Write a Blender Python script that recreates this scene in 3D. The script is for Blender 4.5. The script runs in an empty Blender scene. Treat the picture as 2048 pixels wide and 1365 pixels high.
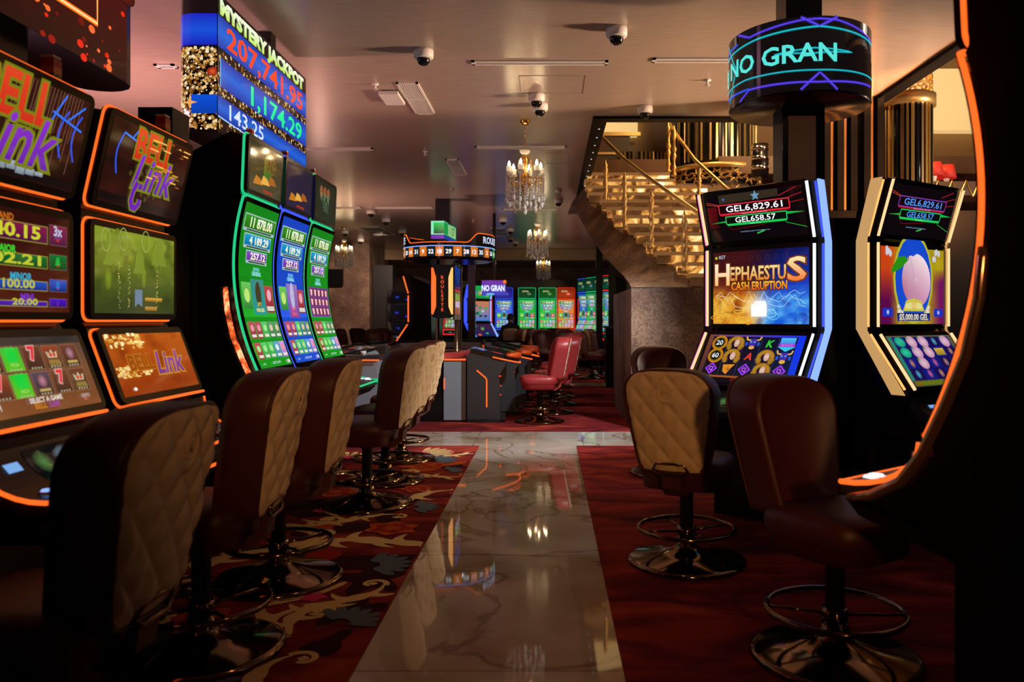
import bpy, bmesh, math, random
from mathutils import Vector, Matrix, noise
D = bpy.data; SC = bpy.context.scene; COL = SC.collection
PI = math.pi

# ------------------------------------------------------------------ camera, world, lights, exposure
cam_data = D.cameras.new('camera'); cam = D.objects.new('camera', cam_data); COL.objects.link(cam)
cam.location = (0, 0, 1.3); cam.rotation_euler = (PI/2, 0, 0)
FPX = 1600.0
cam_data.sensor_width = 36; cam_data.lens = FPX/2048*36
cam_data.shift_x = (1024-1100)/2048; cam_data.shift_y = (640-682.5)/2048
cam_data.clip_start = 0.05; cam_data.clip_end = 200
cam_data.dof.use_dof = True; cam_data.dof.focus_distance = 6.0; cam_data.dof.aperture_fstop = 2.6
SC.camera = cam
SC.view_settings.view_transform = 'Standard'; SC.view_settings.look = 'None'
SC.view_settings.exposure = 0.0; SC.view_settings.gamma = 1.0; SC.view_settings.use_curve_mapping = False
w = D.worlds.new('world'); SC.world = w; w.use_nodes = True
w.node_tree.nodes['Background'].inputs[0].default_value = (0.012, 0.007, 0.005, 1)
w.node_tree.nodes['Background'].inputs[1].default_value = 0.6

def lamp(name, kind, loc, energy, color, radius=0.1, target=None, spot=60, blend=0.6):
    l = D.lights.new(name, kind); l.energy = energy; l.color = color
    if kind in ('POINT', 'SPOT'): l.shadow_soft_size = radius
    if kind == 'SPOT': l.spot_size = math.radians(spot); l.spot_blend = blend
    o = D.objects.new(name, l); COL.objects.link(o); o.location = loc
    if target:
        o.rotation_euler = (Vector(target)-Vector(loc)).to_track_quat('-Z', 'Y').to_euler()
    return o
CEIL = 3.66
WARM = (1.0, 0.55, 0.25); WHITE = (0.95, 0.97, 1.0); PINK = (1.0, 0.35, 0.75)
# assumed entrance light and lamps out of view added fill lights
def area(name, loc, target, energy, color, sx, sy):
    l = D.lights.new(name, 'AREA'); l.shape = 'RECTANGLE'; l.size = sx; l.size_y = sy; l.energy = energy; l.color = color
    o = D.objects.new(name, l); COL.objects.link(o); o.location = loc; o.rotation_euler = (Vector(target)-Vector(loc)).to_track_quat('-Z', 'Y').to_euler(); return o
area('assumed_entrance_light', (8.3, 7.35, 1.7), (0, 8.0, 2.5), 420, (1.0, .80, .62), 1.3, 1.5)  # area light added out of view for an assumed entrance; no doorway built
lamp('added_ceiling_fill', 'SPOT', (5.2, 5.2, 1.9), 4200, (1.0, 0.36, 0.10), 0.12, (3.2, 5.2, 3.66), 150, 1.0)  # upward fill spot added out of view to brighten the ceiling
lamp('added_ceiling_fill', 'SPOT', (7.6, 7.2, 1.15), 3600, (1.0, 0.58, 0.34), 0.25, (2.0, 8.0, 3.66), 48, 0.9)  # second added fill, coned to reach the ceiling alone
lamp('assumed_atrium_lamp', 'POINT', (6.6, 3.2, 3.0), 42, (1.0, 0.38, 0.12), 0.3)  # warm point lamp assumed out of view, no fitting built
lamp('assumed_cross_aisle_spot', 'SPOT', (1.9, 7.3, 3.62), 900, WHITE, 0.08, (-0.9, 9.6, 0.2), 62, 0.7)  # white spot assumed above the cross aisle, without any fitting
lamp('added_aisle_spot', 'SPOT', (0.3, 3.2, 3.64), 14, (1.0, 0.47, 0.17), 0.06, (-0.75, 3.6, 0.0), 58, 0.9)  # orange spot added over the aisle to light the stool backs
lamp('assumed_lamp_behind_camera', 'SPOT', (0.75, -2.4, 2.0), 330, (1.0, 0.46, 0.15), 0.12, (-0.1, 4.4, 1.05), 33, 0.7)  # orange spot assumed behind the camera, aimed at the stool backs
lamp('added_aisle_spot', 'SPOT', (-1.0, 12.5, 3.64), 90, (1, .85, .75), 0.06, (0.6, 12.8, 0.0), 80, 0.8)  # two more spots added to light the hall further back, without fittings
lamp('added_aisle_spot', 'SPOT', (0.6, 18.0, 3.64), 90, (1, .75, .6), 0.06, (0.4, 18.0, 0.0), 100, 0.8)
lamp('added_stairwell_fill', 'POINT', (2.4, 12.0, 5.6), 130, (1.0, 0.66, 0.30), 0.2)  # fill points added around the stairwell to light the gold strips
lamp('added_stairwell_fill', 'POINT', (4.6, 10.9, 4.6), 190, (1.0, 0.60, 0.26), 0.2)
lamp('added_stairwell_fill', 'POINT', (3.4, 11.2, 4.9), 120, (1.0, 0.62, 0.28), 0.2)
lamp('added_wall_fill', 'SPOT', (-4.5, 21.5, 3.6), 620, (1.0, 0.7, 0.52), 0.1, (-5.8, 24.5, 1.6), 80, 0.8)  # fill spots added to brighten the plaster pier and the stair wall
lamp('added_wall_fill', 'SPOT', (0.2, 8.3, 3.6), 75, (1.0, 0.72, 0.52), 0.1, (1.6, 9.6, 1.6), 70, 0.8)
lamp('added_sign_glow', 'POINT', (-3.4, 4.8, 2.75), 45, (1.0, 0.42, 0.62), 0.2)  # pink point added to tint the ceiling beside the signs
lamp('added_bank_fill', 'SPOT', (-4.5, 7.4, 1.5), 480, (1.0, 0.46, 0.45), 0.15, (-4.2, 7.8, 3.66), 140, 1.0)  # upward fill spots added to tint and brighten the ceiling over the bank
lamp('added_bank_fill', 'SPOT', (-4.5, 15.5, 1.6), 260, (1.0, 0.55, 0.42), 0.15, (-2.5, 15.5, 3.66), 150, 1.0)

# ------------------------------------------------------------------ helpers
def lin(c):
    c = c/255.0
    return c/12.92 if c <= 0.04045 else ((c+0.055)/1.055)**2.4
def K(r, g, b, s=1.0): return (lin(r)*s, lin(g)*s, lin(b)*s, 1.0)

_m = {}
def mat(name, base=(.5, .5, .5), rough=.5, metal=0.0, emit=None, es=1.0, spec=.5, trans=0.0, ior=1.45, coat=0.0):
    if name in _m: return _m[name]
    m = D.materials.new(name); m.use_nodes = True
    b = m.node_tree.nodes['Principled BSDF']
    b.inputs['Base Color'].default_value = (*base[:3], 1)
    b.inputs['Roughness'].default_value = rough; b.inputs['Metallic'].default_value = metal
    b.inputs['Specular IOR Level'].default_value = spec; b.inputs['IOR'].default_value = ior
    b.inputs['Transmission Weight'].default_value = trans; b.inputs['Coat Weight'].default_value = coat
    if emit is not None:
        b.inputs['Emission Color'].default_value = (*emit[:3], 1); b.inputs['Emission Strength'].default_value = es
    _m[name] = m
    return m
def nodes(m):
    nt = m.node_tree
    return nt, nt.nodes, nt.links, nt.nodes['Principled BSDF']
def N(nt, t, **kw):
    n = nt.nodes.new(t)
    for k, v in kw.items():
        if k in n.inputs: n.inputs[k].default_value = v
        else: setattr(n, k, v)
    return n
def ramp(nt, fac, stops):
    r = nt.nodes.new('ShaderNodeValToRGB'); e = r.color_ramp.elements
    while len(e) < len(stops): e.new(0.5)
    for i, (p, c) in enumerate(stops): e[i].position = p; e[i].color = (*c[:3], 1)
    nt.links.new(fac, r.inputs[0]); return r.outputs[0]

M_black = mat('black_lacquer', (.006, .006, .007), .22)
M_matte = mat('black_metal', (.007, .007, .008), .5)
M_trim = mat('trim_black', (.004, .004, .004), .5, spec=.15)
M_dark = mat('charcoal_panel', (.026, .030, .036), .38)
M_grey = mat('grey_blue_panel', (.24, .29, .34), .42)
M_bronze = mat('bronze_chrome', (.20, .125, .07), .10, 1.0)
M_chrome = mat('chrome', (.62, .62, .64), .10, 1.0)
M_gold = mat('polished_gold', (.85, .52, .16), .16, 1.0)
M_goldp = mat('gold_paint', (.72, .47, .17), .36, .65)
M_leather = mat('burgundy_leather', (.062, .010, .010), .47)
M_redleather = mat('red_leather', (.36, .035, .04), .36)
M_cream = mat('cream_fabric', (.66, .50, .31), .85)
M_white = mat('white_plastic', (.75, .74, .72), .4)
M_dome = mat('smoked_dome', (.008, .008, .01), .05)
M_shade = mat('red_lamp_shade', (.45, .03, .02), .6, emit=(.5, .02, .01), es=.5)
M_crystal = mat('crystal', (1, 1, 1), .08, 0, trans=.40, ior=1.55, spec=.9)
M_bulb = mat('candle_bulb', (1, .9, .7), .3, emit=(1, .72, .40), es=48)
M_opal = mat('opal_cup', (.9, .86, .78), .3, emit=(1, .8, .5), es=.35)
M_led = {}
for nm, c, s in (('orange', (1.0, .125, .014), 1.45), ('amber', (1, .42, .12), 1.5), ('green', (.015, .72, .28), .85), ('blue', (.045, .09, 1.0), 1.1), ('violet', (.20, .16, 1.0), 1.2),
                 ('white', (.75, .85, 1.0), 1.6), ('ice', (.25, .42, 1.0), 1.25), ('pink', (1, .08, .42), 1.5), ('warmwhite', (1, .62, .30), 1.25), ('tan', (.75, .42, .14), .75),
                 ('red', (1, .02, .01), 1.4), ('cyan', (.08, .7, 1), 1.4)):
    M_led[nm] = mat('led_'+nm, (.02, .02, .02), .4, emit=c, es=s)
# screen glass: one material, picture colours stored on the face corners
M_screen = D.materials.new('screen_glass'); M_screen.use_nodes = True
nt, nn, ln, pb = nodes(M_screen)
at = N(nt, 'ShaderNodeAttribute', attribute_name='Col')
pb.inputs['Base Color'].default_value = (.004, .004, .004, 1); pb.inputs['Roughness'].default_value = .06
ln.new(at.outputs['Color'], pb.inputs['Emission Color']); pb.inputs['Emission Strength'].default_value = 1.0
M_print = D.materials.new('printed_surface'); M_print.use_nodes = True
nt, nn, ln, pb = nodes(M_print)
at = N(nt, 'ShaderNodeAttribute', attribute_name='Col'); ln.new(at.outputs['Color'], pb.inputs['Base Color']); pb.inputs['Roughness'].default_value = .8

# leather grain / fabric bump
def bump(m, scale, strength, dist=.002):
    nt, nn, ln, pb = nodes(m)
    no = N(nt, 'ShaderNodeTexNoise', Scale=scale, Detail=4.0); bp = N(nt, 'ShaderNodeBump', Strength=strength, Distance=dist)
    tc = N(nt, 'ShaderNodeTexCoord'); ln.new(tc.outputs['Object'], no.inputs['Vector'])
    ln.new(no.outputs['Fac'], bp.inputs['Height']); ln.new(bp.outputs['Normal'], pb.inputs['Normal'])
bump(M_leather, 160, .25); bump(M_cream, 300, .4); bump(M_redleather, 160, .2)

# ceiling: satin panels with a fine brushed grain
M_ceil = mat('satin_ceiling', (.40, .33, .28), .24, spec=1.0)
nt, nn, ln, pb = nodes(M_ceil)
tc = N(nt, 'ShaderNodeTexCoord'); mp = N(nt, 'ShaderNodeMapping'); mp.inputs['Scale'].default_value = (1.2, 30, 1)
ln.new(tc.outputs['Object'], mp.inputs[0]); no = N(nt, 'ShaderNodeTexNoise', Scale=3.0, Detail=6.0); ln.new(mp.outputs[0], no.inputs['Vector'])
ln.new(ramp(nt, no.outputs['Fac'], [(.3, (.36, .29, .24)), (.7, (.45, .37, .31))]), pb.inputs['Base Color'])
bp = N(nt, 'ShaderNodeBump', Strength=.25, Distance=.004); ln.new(no.outputs['Fac'], bp.inputs['Height']); ln.new(bp.outputs['Normal'], pb.inputs['Normal'])

# marble floor
M_marble = mat('polished_marble', (.6, .56, .48), .035, spec=.75)
nt, nn, ln, pb = nodes(M_marble)
tc = N(nt, 'ShaderNodeTexCoord')
n1 = N(nt, 'ShaderNodeTexNoise', Scale=.9, Detail=5.0, Distortion=1.4); ln.new(tc.outputs['Object'], n1.inputs['Vector'])
n2 = N(nt, 'ShaderNodeTexNoise', Scale=.55, Detail=7.0, Distortion=2.2); ln.new(tc.outputs['Object'], n2.inputs['Vector'])
c1 = ramp(nt, n1.outputs['Fac'], [(.28, (.24, .13, .06)), (.40, (.38, .31, .23)), (.55, (.46, .41, .35)), (.75, (.52, .49, .44))])
c2 = ramp(nt, n2.outputs['Fac'], [(.478, (1, 1, 1)), (.492, (.34, .19, .10)), (.500, (.30, .16, .08)), (.515, (1, 1, 1))])
mx = N(nt, 'ShaderNodeMix', data_type='RGBA', blend_type='MULTIPLY'); mx.inputs[0].default_value = .6
ln.new(c1, mx.inputs[6]); ln.new(c2, mx.inputs[7])
br = N(nt, 'ShaderNodeTexBrick', Scale=1.0, offset=0.0); br.inputs['Color1'].default_value = br.inputs['Color2'].default_value = (1, 1, 1, 1); br.inputs['Mortar'].default_value = (.35, .27, .2, 1)
br.inputs['Mortar Size'].default_value = .004; br.inputs['Brick Width'].default_value = 1.15; br.inputs['Row Height'].default_value = 1.45
mp = N(nt, 'ShaderNodeMapping'); mp.inputs['Location'].default_value = (.8, -.06, 0); ln.new(tc.outputs['Object'], mp.inputs[0]); ln.new(mp.outputs[0], br.inputs['Vector'])
mx2 = N(nt, 'ShaderNodeMix', data_type='RGBA', blend_type='MULTIPLY'); mx2.inputs[0].default_value = 1.0
ln.new(mx.outputs[2], mx2.inputs[6]); ln.new(br.outputs['Color'], mx2.inputs[7]); ln.new(mx2.outputs[2], pb.inputs['Base Color'])

# carpets
M_carpet = mat('red_carpet', (.25, .02, .02), .95, spec=.1)
nt, nn, ln, pb = nodes(M_carpet)
tc = N(nt, 'ShaderNodeTexCoord'); mp = N(nt, 'ShaderNodeMapping'); mp.inputs['Scale'].default_value = (1.0, 2.2, 1)
ln.new(tc.outputs['Object'], mp.inputs[0])
n1 = N(nt, 'ShaderNodeTexNoise', Scale=1.5, Detail=3.0, Distortion=1.2); ln.new(mp.outputs[0], n1.inputs['Vector'])
n2 = N(nt, 'ShaderNodeTexNoise', Scale=220.0, Detail=2.0); ln.new(tc.outputs['Object'], n2.inputs['Vector'])
ln.new(ramp(nt, n1.outputs['Fac'], [(.30, (.06, .007, .010)), (.46, (.145, .013, .016)), (.58, (.24, .025, .020)), (.72, (.34, .055, .028))]), pb.inputs['Base Color'])
bp = N(nt, 'ShaderNodeBump', Strength=.6, Distance=.004); ln.new(n2.outputs['Fac'], bp.inputs['Height']); ln.new(bp.outputs['Normal'], pb.inputs['Normal'])
def pile(name, c):
    m = mat(name, c, .95, spec=.1); bump(m, 220, .6, .004); return m
M_pcream = pile('cream_pile', (.68, .48, .22)); M_porange = pile('orange_pile', (.45, .075, .02)); M_pblue = pile('slate_pile', (.10, .13, .18))
M_pwine = pile('wine_pile', (.035, .006, .010)); M_ppink = pile('pink_pile', (.62, .04, .16)); M_pred = pile('scarlet_pile', (.30, .018, .012))

# brown patterned plaster
M_plaster = mat('damask_plaster', (.2, .13, .1), .6)
nt, nn, ln, pb = nodes(M_plaster)
tc = N(nt, 'ShaderNodeTexCoord')
n1 = N(nt, 'ShaderNodeTexNoise', Scale=1.6, Detail=6.0, Roughness=.65); ln.new(tc.outputs['Object'], n1.inputs['Vector'])
n2 = N(nt, 'ShaderNodeTexNoise', Scale=14.0, Detail=5.0, Distortion=2.5); ln.new(tc.outputs['Object'], n2.inputs['Vector'])
c1 = ramp(nt, n1.outputs['Fac'], [(.30, (.085, .046, .034)), (.5, (.19, .115, .08)), (.7, (.34, .225, .15))])
c2 = ramp(nt, n2.outputs['Fac'], [(.44, (.42, .4, .4)), (.52, (1, 1, 1)), (.62, (.75, .7, .66))])
mx = N(nt, 'ShaderNodeMix', data_type='RGBA', blend_type='MULTIPLY'); mx.inputs[0].default_value = .8
ln.new(c1, mx.inputs[6]); ln.new(c2, mx.inputs[7]); ln.new(mx.outputs[2], pb.inputs['Base Color'])
bp = N(nt, 'ShaderNodeBump', Strength=.5, Distance=.01); ln.new(n2.outputs['Fac'], bp.inputs['Height']); ln.new(bp.outputs['Normal'], pb.inputs['Normal'])

# backlit onyx
M_onyx = mat('backlit_onyx', (.10, .055, .025), .3)
nt, nn, ln, pb = nodes(M_onyx)
tc = N(nt, 'ShaderNodeTexCoord'); mp = N(nt, 'ShaderNodeMapping'); mp.inputs['Scale'].default_value = (1.1, 1, .9); ln.new(tc.outputs['Object'], mp.inputs[0])
n1 = N(nt, 'ShaderNodeTexNoise', Scale=2.6, Detail=7.0, Distortion=2.4); ln.new(mp.outputs[0], n1.inputs['Vector'])
n2 = N(nt, 'ShaderNodeTexNoise', Scale=1.2, Detail=1.0); ln.new(mp.outputs[0], n2.inputs['Vector'])
mm = N(nt, 'ShaderNodeMath', operation='MULTIPLY'); ln.new(n1.outputs['Fac'], mm.inputs[0]); ln.new(n2.outputs['Fac'], mm.inputs[1])
ln.new(ramp(nt, mm.outputs[0], [(.17, (.05, .02, .007)), (.235, (.13, .045, .011)), (.255, (.50, .19, .035)), (.285, (.85, .38, .075)), (.32, (1.05, .64, .19)), (.36, (1.35, 1.05, .5)), (.42, (1.7, 1.5, 1.0))]), pb.inputs['Emission Color'])
pb.inputs['Emission Strength'].default_value = .95
M_onyxd = mat('onyx_tread', (.16, .10, .06), .3, emit=(.34, .15, .045), es=.42)
M_wood = mat('walnut_panel', (.10, .05, .025), .4)
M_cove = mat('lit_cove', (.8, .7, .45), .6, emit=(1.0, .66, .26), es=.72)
M_coved = mat('beige_upper_panel', (.42, .28, .16), .6)
M_mirror = mat('bronze_mirror', (.52, .34, .18), .35, .85)
M_gstrip = mat('gold_strip', (.88, .60, .20), .30, .85)
M_smoked = mat('smoked_mirror', (.10, .10, .12), .08, 1.0)
M_skin = mat('skin', (.35, .2, .14), .55); M_hair = mat('dark_hair', (.012, .009, .008), .5); M_cloth = mat('dark_jacket', (.012, .012, .014), .8)

class MB:
    def __init__(s): s.bm = bmesh.new(); s.mats = []; s.mi = 0; s.sm = False
    def use(s, m, smooth=False):
        if m not in s.mats: s.mats.append(m)
        s.mi = s.mats.index(m); s.sm = smooth; return s
    def face(s, vs):
        try: f = s.bm.faces.new(vs)
        except ValueError: return
        f.material_index = s.mi; f.smooth = s.sm; return f
    def vert(s, p): return s.bm.verts.new(p)
    def poly(s, pts): return s.face([s.vert(p) for p in pts])
    def box(s, lo, hi, tf=None):
        x0, y0, z0 = lo; x1, y1, z1 = hi
        P = [(x0,y0,z0),(x1,y0,z0),(x1,y1,z0),(x0,y1,z0),(x0,y0,z1),(x1,y0,z1),(x1,y1,z1),(x0,y1,z1)]
        if tf: P = [tf @ Vector(p) for p in P]
        v = [s.vert(p) for p in P]
        for q in ((3,2,1,0),(4,5,6,7),(0,1,5,4),(1,2,6,5),(2,3,7,6),(3,0,4,7)): s.face([v[i] for i in q])
        return s
    def cbox(s, c, d, rz=0):
        tf = Matrix.Translation(c) @ Matrix.Rotation(rz, 4, 'Z')
        return s.box((-d[0]/2,-d[1]/2,-d[2]/2), (d[0]/2,d[1]/2,d[2]/2), tf)
    def loft(s, rings, closed=True, cap0=True, cap1=True):
        R = [[s.vert(p) for p in r] for r in rings]; n = len(R[0])
        for a, b in zip(R, R[1:]):
            for i in range(n if closed else n-1):
                j = (i+1) % n; s.face([a[i], a[j], b[j], b[i]])
        if cap0: s.face(list(reversed(R[0])))
        if cap1: s.face(R[-1])
        return s
    def lathe(s, prof, c=(0,0,0), n=24):
        rings = [[(c[0]+r*math.cos(2*PI*i/n), c[1]+r*math.sin(2*PI*i/n), c[2]+z) for i in range(n)] for r, z in prof]
        return s.loft(rings, True, prof[0][0] > 1e-4, prof[-1][0] > 1e-4)
    def tube(s, pts, r, n=8, closed=False):
        P = [Vector(p) for p in pts]; m = len(P); rings = []; prev = None
        for i in range(m):
            if closed: t = (P[(i+1) % m]-P[i-1])
            else: t = P[min(i+1, m-1)]-P[max(i-1, 0)]
            t.normalize()
            if prev is None:
                a = Vector((0,0,1)) if abs(t.z) < .9 else Vector((1,0,0)); u = t.cross(a).normalized()
            else: u = (prev - t*prev.dot(t)).normalized()
            prev = u; v = t.cross(u)
            rr = r[i] if isinstance(r, (list, tuple)) else r
            rings.append([P[i]+rr*(math.cos(2*PI*k/n)*u+math.sin(2*PI*k/n)*v) for k in range(n)])
        if closed:
            R = [[s.vert(p) for p in q] for q in rings]
            for i in range(m):
                a, b = R[i], R[(i+1) % m]
                for k in range(n): s.face([a[k], a[(k+1) % n], b[(k+1) % n], b[k]])
        else: s.loft(rings)
        return s
    def prism_x(s, prof, x0, x1):      # profile in (y,z), extruded along x
        a = [s.vert((x0, y, z)) for y, z in prof]; b = [s.vert((x1, y, z)) for y, z in prof]; n = len(prof)
        for i in range(n): j = (i+1) % n; s.face([a[i], a[j], b[j], b[i]])
        s.face(list(reversed(a))); s.face(b); return s
    def prism_z(s, prof, z0, z1):
        a = [s.vert((x, y, z0)) for x, y in prof]; b = [s.vert((x, y, z1)) for x, y in prof]; n = len(prof)
        for i in range(n): j = (i+1) % n; s.face([a[i], a[j], b[j], b[i]])
        s.face(list(reversed(a))); s.face(b); return s
    def prism_y(s, prof, y0, y1):
        a = [s.vert((x, y0, z)) for x, z in prof]; b = [s.vert((x, y1, z)) for x, z in prof]; n = len(prof)
        for i in range(n): j = (i+1) % n; s.face([a[i], a[j], b[j], b[i]])
        s.face(list(reversed(a))); s.face(b); return s
    def sphere(s, c, r, n=8, m=6, sz=1.0):
        return s.lathe([(r*math.sin(PI*i/m), -r*sz*math.cos(PI*i/m)) for i in range(m+1)], c, n)
    def build(s, name, parent=None, mats=None):
        bmesh.ops.remove_doubles(s.bm, verts=s.bm.verts, dist=1e-6)
        bmesh.ops.recalc_face_normals(s.bm, faces=s.bm.faces)
        me = D.meshes.new(name); s.bm.to_mesh(me); s.bm.free()
        for m in (mats or s.mats): me.materials.append(m)
        o = D.objects.new(name, me); COL.objects.link(o)
        if parent: o.parent = parent
        return o

def tag(o, label, cat, group=None, kind=None):
    o['label'] = label; o['category'] = cat
    if group: o['group'] = group
    if kind: o['kind'] = kind
    return o
def thing(name, label, cat, loc=(0,0,0), rz=0, group=None):
    o = D.objects.new(name, None); COL.objects.link(o); o.location = loc; o.rotation_euler = (0,0,rz)
    o.empty_display_size = .1
    return tag(o, label, cat, group)
def struct(o, label, cat='room'):
    return tag(o, label, cat, None, 'structure')
def kids(o): return [c for c in D.objects if c.parent == o]
_tree = {}
def tree(o):
    if o.name not in _tree: _tree[o.name] = [(k, tree(k)) for k in kids(o)]
    return _tree[o.name]
def dup(src, loc, rz, label, cat=None, group=None, swap=None):
    def cp(o, p):
        c = o.copy(); COL.objects.link(c); c.parent = p
        if swap:
            for i, sl in enumerate(c.material_slots):
                nm = swap.get(sl.material)
                if nm: sl.link = 'OBJECT'; sl.material = nm
        for k, _ in tree(o): cp(k, c)
        return c
    r = cp(src, None); r.location = loc; r.rotation_euler = (0,0,rz); r['label'] = label
    if cat: r['category'] = cat
    if group: r['group'] = group
    return r
def P(px, py, Y):
    """point at depth Y seen at this pixel of the 2048x1365 frame"""
    return Vector(((px-1100)*Y/FPX, Y, 1.3+(640-py)*Y/FPX))
def PC(px, py, z=CEIL):
    Y = (z-1.3)*FPX/(640-py); return Vector(((px-1100)*Y/FPX, Y, z))

# ------------------------------------------------------------------ text and screen pictures
_glyph = {}
def glyphs(txt, bold=0.0):
    k = (txt, bold)
    if k not in _glyph:
        cu = D.curves.new('t', 'FONT'); cu.body = txt; cu.size = 1.0; cu.resolution_u = 2; cu.offset = bold
        ob = D.objects.new('t', cu); COL.objects.link(ob)
        dg = bpy.context.evaluated_depsgraph_get(); dg.update()
        me = D.meshes.new_from_object(ob.evaluated_get(dg))
        _glyph[k] = ([(v.co.x, v.co.y) for v in me.vertices], [tuple(p.vertices) for p in me.polygons])
        D.objects.remove(ob); D.curves.remove(cu); D.meshes.remove(me)
    return _glyph[k]
class Canvas:
    """flat shapes in (u,v) metres laid on a surface given by fmap(u, v, lift)"""
    def __init__(s, w, h, fmap, seg=None, step=.0006): s.w, s.h, s.f, s.seg, s.step = w, h, fmap, seg, step; s.items = []; s.L = 0
    def up(s): s.L += 1; return s
    def raw(s, pts, faces, cols): s.items.append((s.L, pts, faces, cols))
    def rect(s, u0, v0, u1, v1, c, c2=None, c3=None, c4=None):
        """c bottom, c2 top (or four corners bl, br, tr, tl)"""
        nu = nv = 1
        if s.seg: nu = max(1, int(abs(u1-u0)/s.seg+.5)); nv = max(1, int(abs(v1-v0)/s.seg+.5))
        if c3 is None: bl = br = c; tr = tl = (c2 or c)
        else: bl, br, tr, tl = c, c2, c3, c4
        pts = []; cols = []
        for j in range(nv+1):
            for i in range(nu+1):
                a, b = i/nu, j/nv; pts.append((u0+(u1-u0)*a, v0+(v1-v0)*b))
                cols.append(tuple((bl[k]*(1-a)+br[k]*a)*(1-b)+(tl[k]*(1-a)+tr[k]*a)*b for k in range(4)))
        fs = [(j*(nu+1)+i, j*(nu+1)+i+1, (j+1)*(nu+1)+i+1, (j+1)*(nu+1)+i) for j in range(nv) for i in range(nu)]
        s.raw(pts, fs, cols); return s
    def raster(s, u0, v0, u1, v1, nx, ny, fn):
        """picture made of small cells; fn(a, b) with a, b in 0..1 gives an sRGB triple"""
        pts = [(u0+(u1-u0)*i/nx, v0+(v1-v0)*j/ny) for j in range(ny+1) for i in range(nx+1)]
        cols = [K(*[min(255, max(0, q)) for q in fn(i/nx, j/ny)]) for j in range(ny+1) for i in range(nx+1)]
        s.raw(pts, [(j*(nx+1)+i, j*(nx+1)+i+1, (j+1)*(nx+1)+i+1, (j+1)*(nx+1)+i) for j in range(ny) for i in range(nx)], cols); return s
    def poly(s, pts, c): s.raw(list(pts), [tuple(range(len(pts)))], [c]*len(pts)); return s
    def disc(s, u, v, ru, c, rv=None, c2=None, n=20):
        rv = rv or ru
        pts = [(u, v)]+[(u+ru*math.cos(2*PI*i/n), v+rv*math.sin(2*PI*i/n)) for i in range(n)]
        s.raw(pts, [(0, 1+i, 1+(i+1) % n) for i in range(n)], [c]+[c2 or c]*n); return s
    def ring(s, u, v, ru, rv, wd, c, n=28):
        pts = []
        for i in range(n):
            a = 2*PI*i/n; pts += [((u+ru*math.cos(a)), (v+rv*math.sin(a))), (u+(ru-wd)*math.cos(a), v+(rv-wd)*math.sin(a))]
        s.raw(pts, [(2*i, 2*((i+1) % n), 2*((i+1) % n)+1, 2*i+1) for i in range(n)], [c]*len(pts)); return s
    def line(s, pts, wd, c):
        if s.seg:
            q = [pts[0]]
            for a, b in zip(pts, pts[1:]):
                n = max(1, int(math.hypot(b[0]-a[0], b[1]-a[1])/s.seg)); q += [(a[0]+(b[0]-a[0])*i/n, a[1]+(b[1]-a[1])*i/n) for i in range(1, n+1)]
            pts = q
        L = []
        for i, p in enumerate(pts):
            a = pts[max(i-1, 0)]; b = pts[min(i+1, len(pts)-1)]; d = math.hypot(b[0]-a[0], b[1]-a[1]) or 1
            nx, ny = -(b[1]-a[1])/d*wd/2, (b[0]-a[0])/d*wd/2; L += [(p[0]+nx, p[1]+ny), (p[0]-nx, p[1]-ny)]
        s.raw(L, [(2*i, 2*i+1, 2*i+3, 2*i+2) for i in range(len(pts)-1)], [c]*len(L)); return s
    def box(s, u0, v0, u1, v1, wd, c):
        return s.line([(u0, v0), (u1, v0)], wd, c).line([(u1, v0), (u1, v1)], wd, c).line([(u1, v1), (u0, v1)], wd, c).line([(u0, v1), (u0, v0)], wd, c)
    def star(s, u, v, r, c, k=5, rot=0.0, inner=.42):
        pts = [(u, v)]+[(u+(r if i % 2 == 0 else r*inner)*math.sin(rot+PI*i/k), v+(r if i % 2 == 0 else r*inner)*math.cos(rot+PI*i/k)) for i in range(2*k)]
        s.raw(pts, [(0, 1+i, 1+(i+1) % (2*k)) for i in range(2*k)], [c]*len(pts)); return s
    def text(s, txt, u, v, h, c, c2=None, maxw=None, bold=.0, align='C', shear=0.0, sx=1.0, out=None, outw=.05, fit=None):
        if out: s.text(txt, u, v, h, out, None, maxw, bold+outw, align, shear, sx, fit=fit); s.up()
        V, F = glyphs(txt, bold)
        if not V: return s
        V0, _ = glyphs(txt, 0.0); xs = [p[0] for p in V0]; H, _ = glyphs('H'); hh = max(p[1] for p in H)
        k = h/hh; x0, x1 = min(xs), max(xs); kx = k*sx
        if maxw and (x1-x0)*kx > maxw: kx = maxw/(x1-x0)
        if fit: kx = fit/(x1-x0)
        ox = {'C': (x0+x1)/2, 'L': x0, 'R': x1}[align]
        pts = [((p[0]-ox)*kx+u+shear*p[1]*k, p[1]*k+v) for p in V]; c2 = c2 or c
        cols = [tuple(c[i]+(c2[i]-c[i])*min(1, max(0, p[1]/hh)) for i in range(4)) for p in V]
        s.raw(pts, F, cols); return s
    def emit_into(s, mb, mtl=None):
        lay = mb.bm.loops.layers.float_color.get('Col') or mb.bm.loops.layers.float_color.new('Col')
        mb.use(mtl or M_screen)
        for L, pts, faces, cols in s.items:
            vs = [mb.vert(s.f(u, v, L*s.step)) for u, v in pts]
            for fc in faces:
                f = mb.face([vs[i] for i in fc])
                if f:
                    for lp, i in zip(f.loops, fc): lp[lay] = cols[i]
def build_plain(mb, name, parent=None):
    me = D.meshes.new(name); mb.bm.to_mesh(me); mb.bm.free()
    for m in mb.mats: me.materials.append(m)
    o = D.objects.new(name, me); COL.objects.link(o)
    if parent: o.parent = parent
    return o
BLK = (0, 0, 0, 1)
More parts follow.
